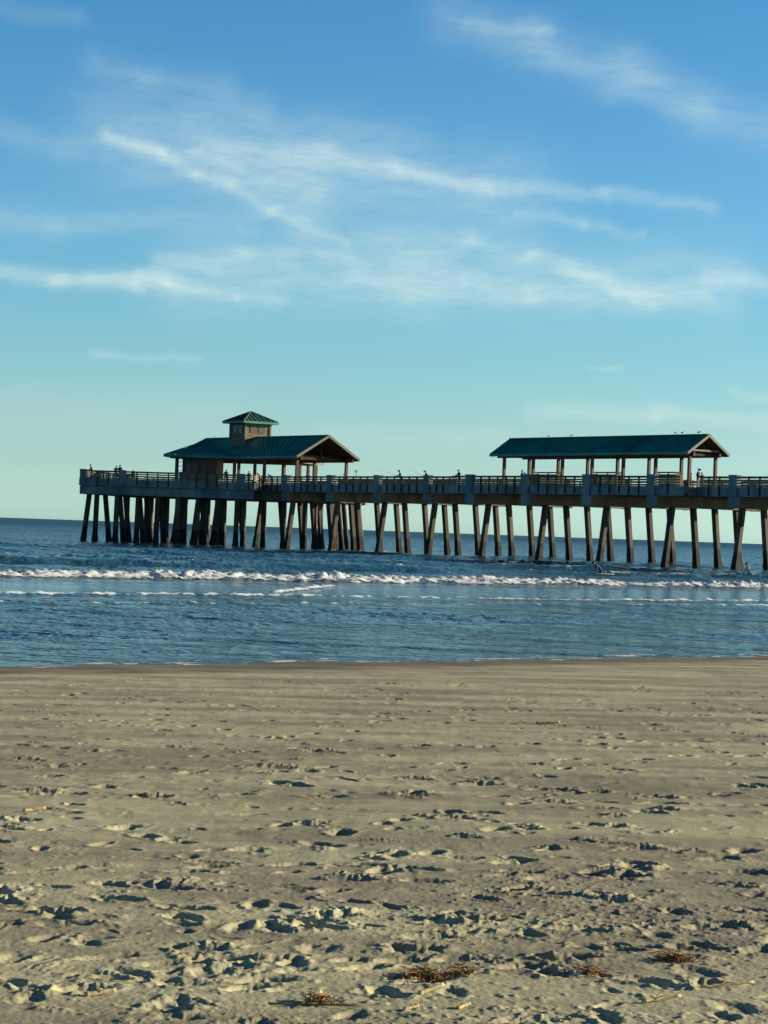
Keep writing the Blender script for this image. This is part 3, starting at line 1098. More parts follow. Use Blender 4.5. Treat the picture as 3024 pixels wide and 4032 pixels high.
# continuous edge beam below the fascia on the near side and its lit ends on the right
bm = bmesh.new()
box(bm, hp(aQ / 2, .35, (FAS_B + CAP_B) / 2 - .01), EV * (aQ / 2 + .15), EW * .42, ZV * ((FAS_B - CAP_B) / 2 - .012))
obj('edge_beam', bm, M['paint'], pier, bevel=.03)
bm = bmesh.new()
box(bm, hp(.1, 13, (FAS_B + CAP_B) / 2 - .01), EW * 12, EV * .40, ZV * ((FAS_B - CAP_B) / 2 - .014))
obj('edge_beam', bm, M['paint'], pier, bevel=.03)
rows = [0.4, 3.6, 9.4, 12.6, 18.4, 21.6]
rot_head = math.atan2(EV.y, EV.x)
hm = [pile_mesh(-EW.x * .05, -EW.y * .05, rot_head, seed=11), pile_mesh(EV.x * .11 + EW.x * .03, EV.y * .11 + EW.y * .03, rot_head, seed=12), pile_mesh(-EV.x * .10, -EV.y * .10, rot_head, seed=13), pile_mesh(0, 0, rot_head, seed=14)]
a_near = [a_at(x, rows[0], CAP_B) for x in (382, 462, 545, 622, 701, 781, 857, 935)]
for x in a_near:
    put_pile(hm[0], hp(x, rows[0]))
put_pile(hm[2], hp(a_at(352, 1.2, CAP_B), 1.2))
gap_ = (a_near[-1] - a_near[0]) / 7
for k in range(1, 6):
    b_ = rows[k]
    e_ = a_at(1300 + 6.5 * b_, b_, CAP_B)
    bm = bmesh.new()
    box(bm, hp((e_ + .6) / 2, b_, (6.78 + CAP_B) / 2), EV * ((e_ - .6) / 2), EW * .55, ZV * ((6.78 - CAP_B) / 2))
    obj('pile_cap', bm, M['concrete'], pier, bevel=.03)
    aa = [x + (.0 if k < 4 else .4) for x in a_near]
    if k == 4: aa = aa[1:6]
    if k == 5: aa = aa[::3]
    if k in (2, 3): aa = aa[:6]
    if k == 1: aa += [a_near[-1] + gap_ * j for j in (1, 2)]
    aa += [e_ - .9, e_ - 3.6]
    for i, x in enumerate(aa):
        kind = 3
        if i < 3 and k in (1, 2): kind = 1
        if i in (3, 4, 5) and k in (2, 3): kind = 2
        if k == 4: kind = (1, 2)[i % 2]
        if x > e_ - 1.5: kind = 1
        put_pile(hm[kind], hp(float(x), b_))

# the last bent of the run stands under the head
ux_ = u_at(1031, .75, CAP_B)
put_pile(me_out[0], pt(ux_, .75))
for k, v in enumerate((3.3, 5.95, 8.6)):
    put_pile(me_in[k], pt(ux_, v))

# pilasters along the head
for px_ in (331, 486, 722, 953):
    x = a_at(px_, -.1, RAIL_Z)
    bm = bmesh.new()
    box(bm, hp(x, -.12, (FAS_B + .25 + RAIL_Z) / 2), EV * .40, EW * .27, ZV * ((RAIL_Z + .06 - FAS_B - .25) / 2))
    box(bm, hp(x, -.12, RAIL_Z + .06), EV * .45, EW * .31, ZV * .035)
    obj('pilaster', bm, M['paint'], pier, bevel=.015)


# ------------------------------------------------------------------ railings: one section between each two pilasters
bm = bmesh.new()
box(bm, (0, 0, 0), (.055, 0, 0), (0, .075, 0), (0, 0, .82))
me_post = bpy.data.meshes.new('rail_post'); bm.to_mesh(me_post); bm.free(); me_post.materials.append(M['darkwood'])


def railing(a, b, outset=.0, posts=True, lean=None):
    """a, b plan points; posts are bolted to the outside of the fascia"""
    d = (b - a); Ln = d.length; d.normalize()
    n = Vector((d.y, -d.x, 0))
    bm = bmesh.new()
    for z in (DECK_Z + .22, DECK_Z + .46, DECK_Z + .70, DECK_Z + .93):
        bar(bm, a + n * (outset - .02) + ZV * z, b + n * (outset - .02) + ZV * z, .04, .15)
    r = obj('railing', bm, M['woodlight'], pier)
    bm = bmesh.new()
    bar(bm, a + n * (outset - .05) + ZV * (RAIL_Z - .03), b + n * (outset - .05) + ZV * (RAIL_Z - .03), .30, .055)
    obj('top_rail', bm, M['wood'], r)
    if posts:
        k = max(2, int(round(Ln / 1.29)))
        for i in range(1, k):
            o = bpy.data.objects.new('rail_post', me_post)
            COL.objects.link(o); o.parent = r
            p = a + d * (Ln * i / k) + n * (outset + .08) + ZV * (RAIL_Z - .06 - .82)
            o.location = p - wloc(r)
            o.rotation_euler = (0, 0, math.atan2(d.y, d.x))
    return r


def vedge(u, far=False):
    wide = WIDE[0] - .01 < u < WIDE[1] + .01
    base = -1.35 if wide else 0.0
    return W - base if far else base


stops = sorted([u for u in bents[2:]] + [WIDE[0], WIDE[1], u_end])
for ua, uc in zip(stops, stops[1:]):
    if uc - ua < .8: continue
    um = (ua + uc) / 2
    wide = WIDE[0] < um < WIDE[1]
    vn = -1.35 if wide else 0.0
    railing(pt(uc - .5, vn), pt(ua + .5, vn), outset=.24)
    railing(pt(ua + .5, W - vn), pt(uc - .5, W - vn), outset=.24)
hs_ = [0.25] + [a_at(x, -.1, RAIL_Z) for x in (331, 486, 722, 953)] + [aQ]
for xa, xb in zip(hs_[1:], hs_[2:]):
    if xb - xa > .8:
        railing(hp(xa + .42, 0), hp(xb - .42 if xb != aQ else xb, 0), outset=.24)
railing(hp(aQ, 0), Q2, outset=.24)
for a, b in ((hp(aR, max(bR, 3.0)), hp(SIDE, 25)), (hp(SIDE, 25), hp(0, 25)), (hp(0, 25), hp(0, .3))):
    railing(a, b, outset=.24)
# pale notice boards bolted to the fascia
for px_, py_, wd in ((1222, 1917, .75), (2222, 1917, 1.05)):
    v_ = -.31 if px_ < 1700 else -1.66
    u_ = u_at(px_, v_, 7.2)
    bm = bmesh.new()
    box(bm, pt(u_, v_, 7.22), DU * wd, DV * .02, ZV * .16)
    obj('sign_board', bm, M['trim'], pier, bevel=.008)

# ------------------------------------------------------------------ white water where the swell slaps the piles
vs_, fs_ = [], []
for o in [c for c in pier.children if c.name.split('.')[0] == 'pile']:
    top = wloc(o)
    me = o.data
    zlo = min(v.co.z for v in me.vertices)
    low = [v.co for v in me.vertices if abs(v.co.z - (-CAP_B)) < .25]
    if not low: continue
    c = top + sum((Vector(q) for q in low), Vector()) / len(low)
    if proj(c)[0] > 3200: continue
    n = 15
    gx, gy = np.meshgrid(np.linspace(-1.5, 1.5, n * 2), np.linspace(-1.5, 1.5, n * 2))
    gx = gx + c.x; gy = gy + c.y
    v = fbm(gx / .7, gy / .7, 171, 4, .65)
    rad = np.hypot(gx - c.x, gy - c.y)
    hgt = sea_h(gx, gy) + .03 + .10 * np.maximum(0, v) * (rad < .8)
    kp = (v + .42 * np.exp(-(rad / .55) ** 2) > .36 + .22 * rad)
    base = len(vs_)
    vs_ += [tuple(p_) for p_ in np.stack([gx, gy, hgt], -1).reshape(-1, 3)]
    for i in range(n * 2 - 1):
        for j in range(n * 2 - 1):
            if kp[i, j] and kp[i + 1, j] and kp[i, j + 1] and kp[i + 1, j + 1]:
                q = base + i * n * 2 + j
                fs_.append((q, q + 1, q + n * 2 + 1, q + n * 2))
used = sorted({k for f in fs_ for k in f}); rm = {k: i for i, k in enumerate(used)}
me = bpy.data.meshes.new('pile_splash')
me.from_pydata([vs_[k] for k in used], [], [tuple(rm[k] for k in f) for f in fs_])
me.materials.append(fm)
for p_ in me.polygons: p_.use_smooth = True
o = bpy.data.objects.new('pile_splash', me); COL.objects.link(o)
tag(o, kind='stuff')
# ------------------------------------------------------------------ roofs
def slab_face(bm, pts, th):
    """a roof plane of thickness th (downwards)"""
    top = [bm.verts.new(p) for p in pts]
    bot = [bm.verts.new(Vector(p) - ZV * th) for p in pts]
    n = len(pts)
    bm.faces.new(top); bm.faces.new(list(reversed(bot)))
    for i in range(n):
        j = (i + 1) % n
        bm.faces.new((top[i], bot[i], bot[j], top[j]))


def seams(bm, e0, e1, r0, r1, step, w=.05, h=.06):
    """standing seams between an eave line e0-e1 and the line r0-r1 above it"""
    Ln = (Vector(e1) - Vector(e0)).length
    k = max(2, int(Ln / step))
    nrm = (Vector(e1) - Vector(e0)).cross(Vector(r0) - Vector(e0)).normalized()
    if nrm.z < 0: nrm = -nrm
    for i in range(k + 1):
        t = i / k
        a = Vector(e0).lerp(Vector(e1), t); b = Vector(r0).lerp(Vector(r1), t)
        if (b - a).length < .15: continue
        bar(bm, a + nrm * (h / 2 - .005), b + nrm * (h / 2 - .005), w, h, nrm)


def gable_roof(parent, u0, u1, vc, hw, ze, za, name='roof'):
    """u0 landward end, u1 seaward end"""
    e = {k: pt(u, vc + s * hw, ze) for k, (u, s) in {'n0': (u0, -1), 'n1': (u1, -1), 'f0': (u0, 1), 'f1': (u1, 1)}.items()}
    r0, r1 = pt(u0, vc, za), pt(u1, vc, za)
    bm = bmesh.new()
    slab_face(bm, [e['n0'], e['n1'], r1, r0], .10)
    slab_face(bm, [e['f1'], e['f0'], r0, r1], .10)
    seams(bm, e['n0'], e['n1'], r0, r1, .60)
    seams(bm, e['f0'], e['f1'], r0, r1, .60)
    bar(bm, r0 + ZV * .03, r1 + ZV * .03, .34, .07)
    roof = obj(name, bm, M['roof'], parent)
    bm = bmesh.new()
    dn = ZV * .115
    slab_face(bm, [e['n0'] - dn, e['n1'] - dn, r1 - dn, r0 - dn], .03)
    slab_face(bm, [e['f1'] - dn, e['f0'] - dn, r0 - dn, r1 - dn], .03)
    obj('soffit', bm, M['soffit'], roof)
    bm = bmesh.new()
    for a, b in ((e['n0'], r0), (e['f0'], r0), (e['n1'], r1), (e['f1'], r1)):
        sgn = -1 if a in (e['n0'], e['f0']) else 1
        off = DU * (sgn * .05)
        bar(bm, a + off - ZV * .09, b + off - ZV * .09, .09, .24, ZV)
    obj('rake_board', bm, M['trim'], roof)
    bm = bmesh.new()
    for a, b, s in ((e['n0'], e['n1'], -1), (e['f0'], e['f1'], 1)):
        bar(bm, a + DV * (s * .05) - ZV * .11, b + DV * (s * .05) - ZV * .11, .10, .24)
    obj('eave_board', bm, M['roof'], roof)
    bm = bmesh.new()
    k = int((u1 - u0) / 1.3)
    for i in range(k + 1):
        u = u0 + .25 + (u1 - u0 - .5) * i / k
        for s in (-1, 1):
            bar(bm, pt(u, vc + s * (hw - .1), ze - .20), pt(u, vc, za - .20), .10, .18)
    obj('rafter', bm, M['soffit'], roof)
    return roof, e, r0, r1


# ------------------------------------------------------------------ open shelter on the widened stretch
VC = W / 2
def solve_v(px, u, z):
    lo_, hi_ = -10.0, 25.0
    for _ in range(50):
        mid_ = (lo_ + hi_) / 2
        if proj(pt(u, mid_, z))[0] < px: lo_ = mid_
        else: hi_ = mid_
    return (lo_ + hi_) / 2


def z_at(u, v, py):
    lo_, hi_ = 0.0, 30.0
    for _ in range(50):
        mid_ = (lo_ + hi_) / 2
        if proj(pt(u, v, mid_))[1] > py: lo_ = mid_
        else: hi_ = mid_
    return (lo_ + hi_) / 2


HWS = 2.55
us0 = u_at(2707, VC - HWS, 10.4); us1 = u_at(1930, VC - HWS, 10.4)
zes = z_at(us0, VC - HWS, 1779); zas = z_at(us0, VC, 1711)
print('shelter', us0, us1, zes, zas, 'far eave px', proj(pt(us0, VC + HWS, zes)), 'ridge px', proj(pt(us0, VC, zas)), proj(pt(us1, VC, zas)), 'left eave', proj(pt(us1, VC - HWS, zes)))
shelter = thing('picnic_shelter', 'long open shelter with a plain teal gable roof over the widened part of the pier', 'shelter', pt((us0 + us1) / 2, VC, DECK_Z))
roof_s, e_s, r0_s, r1_s = gable_roof(shelter, us0, us1, VC, HWS, zes, zas)
npx = [2714, 2581, 2454, 2331, 2214, 2099, 1985]
VPN, VPF = VC - 1.6, VC + 1.6
uposts = [u_at(x, VPN, 9) for x in npx]
bm = bmesh.new(); box(bm, (0, 0, 0), DU * .13, DV * .13, ZV * ((zes - .3 - DECK_Z) / 2))
box(bm, (0, 0, -(zes - .3 - DECK_Z) / 2 + .25), DU * .19, DV * .19, ZV * .25)
me_sp = bpy.data.meshes.new('post'); bm.to_mesh(me_sp); bm.free(); me_sp.materials.append(M['post'])
for u in uposts:
    for v in (VPN, VPF):
        o = bpy.data.objects.new('post', me_sp); COL.objects.link(o); o.parent = shelter
        o.location = pt(u, v, (zes - .3 + DECK_Z) / 2) - wloc(shelter)
bm = bmesh.new()
for v in (VPN, VPF):
    bar(bm, pt(us0 + .1, v, zes - .17), pt(us1 - .1, v, zes - .17), .22, .36)
obj('eave_beam', bm, M['post'], shelter)
bm = bmesh.new()
for i, u in enumerate(uposts):
    bar(bm, pt(u, VPN + .1, zes - .14), pt(u, VPF - .1, zes - .14), .14, .26)
    bar(bm, pt(u, VC, zes), pt(u, VC, zas - .25), .14, .14, DU)
obj('roof_truss', bm, M['soffit'], shelter)
bm = bmesh.new()
bar(bm, pt(us0 + .35, VPN - .2, zes + .22), pt(us0 + .35, VPF + .2, zes + .22), .06, .16)
obj('tie_beam', bm, M['trim'], shelter)

# high backed bench kiosks under the shelter
def booth(u0, u1, v, label, zt=DECK_Z + 1.62):
    t = thing('bench_booth', label, 'bench', pt((u0 + u1) / 2, v, DECK_Z), 'high backed benches under the shelter')
    bm = bmesh.new()
    uc, hu = (u0 + u1) / 2, abs(u1 - u0) / 2
    for i in range(6):
        box(bm, pt(uc, v, DECK_Z + .30 + i * .21), DU * hu, DV * .05, ZV * .098)
    for s in (-1, 0, 1):
        box(bm, pt(uc + s * (hu - .08), v + .09, DECK_Z + .77), DU * .06, DV * .06, ZV * .77)
    obj('backrest', bm, M['bench'], t)
    bm = bmesh.new()
    box(bm, pt(uc, v, zt), DU * (hu + .15), DV * .38, ZV * .05)
    obj('ledge', bm, M['darkwood'], t, bevel=.01)
    for s in (-1, 1):
        bm = bmesh.new()
        for j in range(3):
            box(bm, pt(uc, v + s * (.22 + .15 * j), DECK_Z + .46), DU * hu, DV * .065, ZV * .03)
        sobj = obj('seat', bm, M['bench'], t)
        for q in (-1, 1):
            bm = bmesh.new()
            box(bm, pt(uc + q * (hu - .25), v + s * .4, DECK_Z + .215), DU * .05, DV * .12, ZV * .212)
            obj('leg', bm, M['bench'], t)
    for s in (-1, 1):
        bm = bmesh.new()
        box(bm, pt(uc + s * (hu + .06), v, DECK_Z + .74), DU * .04, DV * .30, ZV * .74)
        obj('end_panel', bm, M['bench'], t)


for (xa, xb, lab) in ((2200, 2114, 'leftmost of the three brown bench booths under the long shelter'), (2435, 2345, 'middle one of the three brown bench booths under the long shelter'), (2668, 2590, 'bench booth nearest the right gable of the long shelter')):
    booth(u_at(xa, VC, 8.7), u_at(xb, VC, 8.7), VC, lab)

# ------------------------------------------------------------------ pavilion at the head
HWP = 4.28
ug = u_at(1168, VC - HWP, 10.45)
zep = z_at(ug, VC - HWP, 1795); zap = z_at(ug, VC, 1714)
ur = u_at(815, VC, zap)
ubk = u_at(930, VC - HWP, zep)
B1 = pt(ubk, VC - HWP, zep)
# corner of the wide part: from B1 along -EV until it sits at x = 646 in the photograph
lo_, hi_ = 0.0, 30.0
for _ in range(50):
    mid_ = (lo_ + hi_) / 2
    if proj(B1 - EV * mid_)[0] > 646: lo_ = mid_
    else: hi_ = mid_
T1 = B1 - EV * lo_
vT = (T1 - O0).dot(DV)
uT = (T1 - O0).dot(DU)
B2 = pt(ubk, VC + HWP, zep)
T2 = pt(uT, 2 * VC - vT + 1.5, zep)
S1 = pt(uT + (VC - vT), VC, zep)
R0, R1 = pt(ug, VC, zap), pt(ur, VC, zap)
hipv = .27
K1p = R1.lerp(T1, hipv)
K1 = pt((K1p - O0).dot(DU), (K1p - O0).dot(DV), 0)
K1.z = z_at((K1 - O0).dot(DU), (K1 - O0).dot(DV), 1749)
K2 = pt((K1 - O0).dot(DU), 2 * VC - (K1 - O0).dot(DV), K1.z)
print('pavilion', ug, ur, ubk, zep, zap, 'T1', proj(T1), 'T2', proj(T2), 'K1', K1, proj(K1), 'R1', proj(R1), 'G far', proj(pt(ug, VC + HWP, zep)), 'B1', proj(B1), 'S1', proj(S1), uT, vT)
pav = thing('pier_pavilion', 'teal roofed pavilion with a small cupola on the square head of the pier', 'pavilion', pt(ur, VC, DECK_Z))
G1, G2 = pt(ug, VC - HWP, zep), pt(ug, VC + HWP, zep)
bm = bmesh.new()
slab_face(bm, [G1, B1, R1, R0], .10)
slab_face(bm, [B2, G2, R0, R1], .10)
slab_face(bm, [B1, K1, R1], .10); slab_face(bm, [B1, T1, K1], .10)
slab_face(bm, [B2, R1, K2], .10); slab_face(bm, [B2, K2, T2], .10)
slab_face(bm, [T1, S1, K1], .10); slab_face(bm, [S1, T2, K2], .10)
slab_face(bm, [K1, S1, R1], .10); slab_face(bm, [S1, K2, R1], .10)
seams(bm, G1, B1, R0, R1, .62)
seams(bm, B1, T1, R1, K1, .62)
seams(bm, B2, T2, R1, K2, .62)
bar(bm, R0 + ZV * .03, R1 + ZV * .03, .34, .07)
for a, b in ((R1, K1), (K1, T1)):
    bar(bm, a + ZV * .02, b + ZV * .02, .26, .07)
roof_p = obj('roof', bm, M['roof'], pav)
bm = bmesh.new()
dn = ZV * .115
for f_ in ([G1, B1, R1, R0], [B2, G2, R0, R1], [B1, K1, R1], [B1, T1, K1], [B2, R1, K2], [B2, K2, T2], [T1, S1, K1], [S1, T2, K2]):
    slab_face(bm, [q - dn for q in f_], .03)
obj('soffit', bm, M['soffit'], roof_p)
bm = bmesh.new()
for a in (G1, G2):
    bar(bm, a - DU * .05 - ZV * .09, R0 - DU * .05 - ZV * .09, .09, .28, ZV)
obj('rake_board', bm, M['trim'], roof_p)
bm = bmesh.new()
for a, b in ((G1, B1), (B1, T1), (T1, S1), (S1, T2), (T2, B2), (B2, G2)):
    bar(bm, a - ZV * .12, b - ZV * .12, .12, .26)
obj('eave_board', bm, M['roof'], roof_p)
bm = bmesh.new()
for i in range(14):
    u = ug + .3 + (ubk - ug - .6) * i / 13
    for s in (-1, 1):
        bar(bm, pt(u, VC + s * (HWP - .15), zep - .2), pt(u, VC, zap - .2), .10, .2)
obj('rafter', bm, M['soffit'], roof_p)
# white rafter tails catching the sun on the far wing
bm = bmesh.new()
e_dir = (T2 - B2).normalized()
bar(bm, B2 + EV * .12 - ZV * .14, T2 + EV * .12 - ZV * .14, .05, .34)
obj('eave_trim', bm, M['trim'], roof_p)
# posts
zt = zep - .35
bm = bmesh.new(); box(bm, (0, 0, 0), DU * .15, DV * .15, ZV * ((zt - DECK_Z) / 2)); box(bm, (0, 0, -(zt - DECK_Z) / 2 + .3), DU * .21, DV * .21, ZV * .3)
me_pp = bpy.data.meshes.new('post'); bm.to_mesh(me_pp); bm.free(); me_pp.materials.append(M['post'])


def pav_post(p):
    o = bpy.data.objects.new('post', me_pp); COL.objects.link(o); o.parent = pav
    o.location = Vector((p.x, p.y, (zt + DECK_Z) / 2)) - wloc(pav)


VQN, VQF = VC - HWP + .75, VC + HWP - .75
for px_ in (1169, 1041, 923):
    pav_post(pt(u_at(px_, VQN, 9), VQN))
for px_ in (1363, 1237, 1118, 1003):
    pav_post(pt(u_at(px_, VQF, 9), VQF))
for t in (.30, .62, .93):
    pav_post(B2.lerp(T2, t) - EV * .8 - DU * .3)
Cn = T2 - EV * 1.0 - EW * .6
for t in (.35, .7):
    pav_post(S1.lerp(T2, t) - EW * .8)
bm = bmesh.new()
bar(bm, pt(ug + .1, VQN, zep - .2), pt(ubk, VQN, zep - .2), .24, .42)
bar(bm, pt(ug + .1, VQF, zep - .2), pt(ubk, VQF, zep - .2), .24, .42)
bar(bm, B1 + EW * .7 - ZV * .2, T1 + EW * .7 + EV * .6 - ZV * .2, .24, .42)
bar(bm, B2 - EV * .9 - ZV * .2, T2 - EV * .9 - EW * .5 - ZV * .2, .24, .42)
bar(bm, S1 - EW * .8 - ZV * .2, T2 - EW * .8 - EV * .8 - ZV * .2, .24, .42)
obj('eave_beam', bm, M['post'], pav)
bm = bmesh.new()
for px_ in (1363, 1237, 1118):
    u = u_at(px_, VQF, 9)
    bar(bm, pt(u, VQN, zep - .16), pt(u, VQF, zep - .16), .16, .32)
    bar(bm, pt(u, VC, zep), pt(u, VC, zap - .25), .16, .16, DU)
obj('roof_truss', bm, M['soffit'], pav)
# dark boarding in the gable and the pale tie across it
bm = bmesh.new()
ux = ug + 5.0
tri = [pt(ux, VC - HWP + .35, zep + .02), pt(ux, VC + HWP - .35, zep + .02), pt(ux, VC, zap - .28)]
f_ = [bm.verts.new(p) for p in tri]; g_ = [bm.verts.new(p + DU * .06) for p in tri]
bm.faces.new(f_); bm.faces.new(g_[::-1])
for i in range(3):
    bm.faces.new((f_[i], g_[i], g_[(i + 1) % 3], f_[(i + 1) % 3]))
obj('gable_wall', bm, M['soffit'], pav)
bm = bmesh.new()
bar(bm, pt(ux - .07, VQN - .5, zep + .18), pt(ux - .07, VQF + .1, zep + .18), .08, .30)
obj('tie_beam', bm, M['trim'], pav)

# enclosed room under the wide corner: walls stand on the deck 0.9 m inside the eave
def wa(px, inset=.9):
    lo_, hi_ = -2.0, 40.0
    for _ in range(50):
        mid_ = (lo_ + hi_) / 2
        if proj(T1 + EV * mid_ + EW * inset)[0] < px: lo_ = mid_
        else: hi_ = mid_
    return lo_


def wp(a, b, z): 
    q = T1 + EV * a + EW * b
    return Vector((q.x, q.y, z))


a0, a1, a2, a3 = wa(692), wa(704), wa(721), wa(852)
room = []
def wall_panel(a, b, c, d, z0, z1, th=.12, material='wall', name='wall'):
    bm = bmesh.new()
    p, q = wp(a, b, z0), wp(c, d, z0)
    bar(bm, p + ZV * ((z1 - z0) / 2), q + ZV * ((z1 - z0) / 2), th, z1 - z0)
    return obj(name, bm, M[material], pav)


wf = wall_panel(a2, .9, a3, .9, DECK_Z, zt + .2)
for (xa, xb, za_, zb_) in ((.10, .26, 1.0, 2.45), (.30, .46, 1.0, 2.45), (.58, .72, 1.0, 2.3)):
    bm = bmesh.new()
    aa, bb = a2 + (a3 - a2) * xa, a2 + (a3 - a2) * xb
    bar(bm, wp(aa, .83, DECK_Z + (za_ + zb_) / 2), wp(bb, .83, DECK_Z + (za_ + zb_) / 2), .05, zb_ - za_)
    w_ = obj('window', bm, M['glass'], wf)
wall_panel(a3, .9, a3, 4.2, DECK_Z, zt + .2)
wall_panel(a2, .97, a2, 4.2, DECK_Z, zt + .2)
wall_panel(a2, 4.2, a3, 4.2, DECK_Z, zt + .2)
wall_panel(a0, .9, a1, .9, DECK_Z, zt + .2, th=.3, name='corner_pier')
bm = bmesh.new()
for z in (DECK_Z + 1.0, DECK_Z + 1.55, DECK_Z + 2.1, DECK_Z + 2.6):
    bar(bm, wp(a1, .9, z), wp(a2, .9, z), .04, .05)
obj('lattice', bm, M['post'], pav)

# cupola ------------------------------------------------------------------
lo_, hi_ = ug, ur + 30
for _ in range(50):
    mid_ = (lo_ + hi_) / 2
    if proj(pt(mid_, VC, 15.9))[0] > 988: lo_ = mid_
    else: hi_ = mid_
uc_ = lo_
zce = z_at(uc_, VC, 1666) + .12
zca = z_at(uc_, VC, 1621)
HB, HR = 1.72, 2.45
print('cupola', uc_, zce, zca, [proj(pt(uc_ + i * HR, VC + j * HR, zce)) for i, j in ((-1, -1), (-1, 1), (1, -1))], [proj(pt(uc_ + i * HB, VC + j * HB, zce)) for i, j in ((-1, -1), (-1, 1), (1, -1))])
bm = bmesh.new()
box(bm, pt(uc_, VC, (zap - 1.2 + zce) / 2), DU * HB, DV * HB, ZV * ((zce - zap + 1.2) / 2))
cup = obj('cupola', bm, M['siding'], pav)
ap = pt(uc_, VC, zca)
cn = [pt(uc_ + i * HR, VC + j * HR, zce) for i, j in ((-1, -1), (-1, 1), (1, 1), (1, -1))]
bm = bmesh.new()
for i in range(4):
    a, b = cn[i], cn[(i + 1) % 4]
    slab_face(bm, [a, b, ap], .08)
    k = 8
    for j in range(1, k):
        t = j / k
        e = a.lerp(b, t); mid_e = a.lerp(b, .5)
        # seam runs straight up the slope to the hip
        h = min(t, 1 - t) * 2
        top = e + (ap - mid_e) * h
        nrm = (b - a).cross(ap - a).normalized()
        if nrm.z < 0: nrm = -nrm
        bar(bm, e + nrm * .03, top + nrm * .03, .06, .07, nrm)
croof = obj('cupola_roof', bm, M['roofdim'], cup)
bm = bmesh.new()
for c in cn:
    bar(bm, c + ZV * .04, ap + ZV * .04, .16, .08)
obj('hip_cap', bm, M['trim'], croof)
bm = bmesh.new()
for i in range(4):
    bar(bm, cn[i] - ZV * .12, cn[(i + 1) % 4] - ZV * .12, .10, .26)
obj('eave_board', bm, M['roof'], croof)
for (du, dv, horiz) in ((-1, 0, 'v'), (0, -1, 'u'), (1, 0, 'v'), (0, 1, 'u')):
    for k in (-.55, .12):
        bm = bmesh.new()
        off = DV * (k * HB + .32) if horiz == 'v' else DU * (k * HB + .32)
        c = pt(uc_ + du * (HB + .02), VC + dv * (HB + .02), zce - .95) + off
        ax = (DV if horiz == 'v' else DU)
        box(bm, c, ax * .46, (DU if horiz == 'v' else DV) * .04, ZV * .42)
        lw = obj('louvre', bm, M['glass'], cup)
for i, j in ((-1, -1), (-1, 1), (1, -1), (1, 1)):
    bm = bmesh.new()
    box(bm, pt(uc_ + i * (HB + .01), VC + j * (HB + .01), (zap - .3 + zce) / 2), DU * .12, DV * .12, ZV * ((zce - zap + .3) / 2 - .02))
    obj('corner_board', bm, M['trim'], cup)
# ------------------------------------------------------------------ people
def flat(name, c, rough=.85):
    return mat(name, c, rough, .2, .2, 9)


SKIN = flat('skin', (.36, .21, .15), .6)
HAIRS = {'dark': flat('dark_hair', (.02, .015, .01)), 'brown': flat('brown_hair', (.07, .04, .02)), 'grey': flat('grey_hair', (.3, .3, .29))}
CLOTH = {}
for n_, c_ in {'black': (.012, .012, .014), 'charcoal': (.03, .032, .035), 'navy': (.015, .025, .06), 'grey': (.10, .11, .13), 'magenta': (.22, .03, .09), 'blue': (.04, .10, .28), 'white': (.75, .75, .72), 'rust': (.20, .05, .025), 'olive': (.06, .06, .03), 'khaki': (.2, .16, .09), 'wetsuit': (.045, .085, .12), 'purple': (.08, .05, .12)}.items():
    CLOTH[n_] = flat(n_ + '_cloth', c_)
SHOE = flat('shoe', (.02, .02, .02))


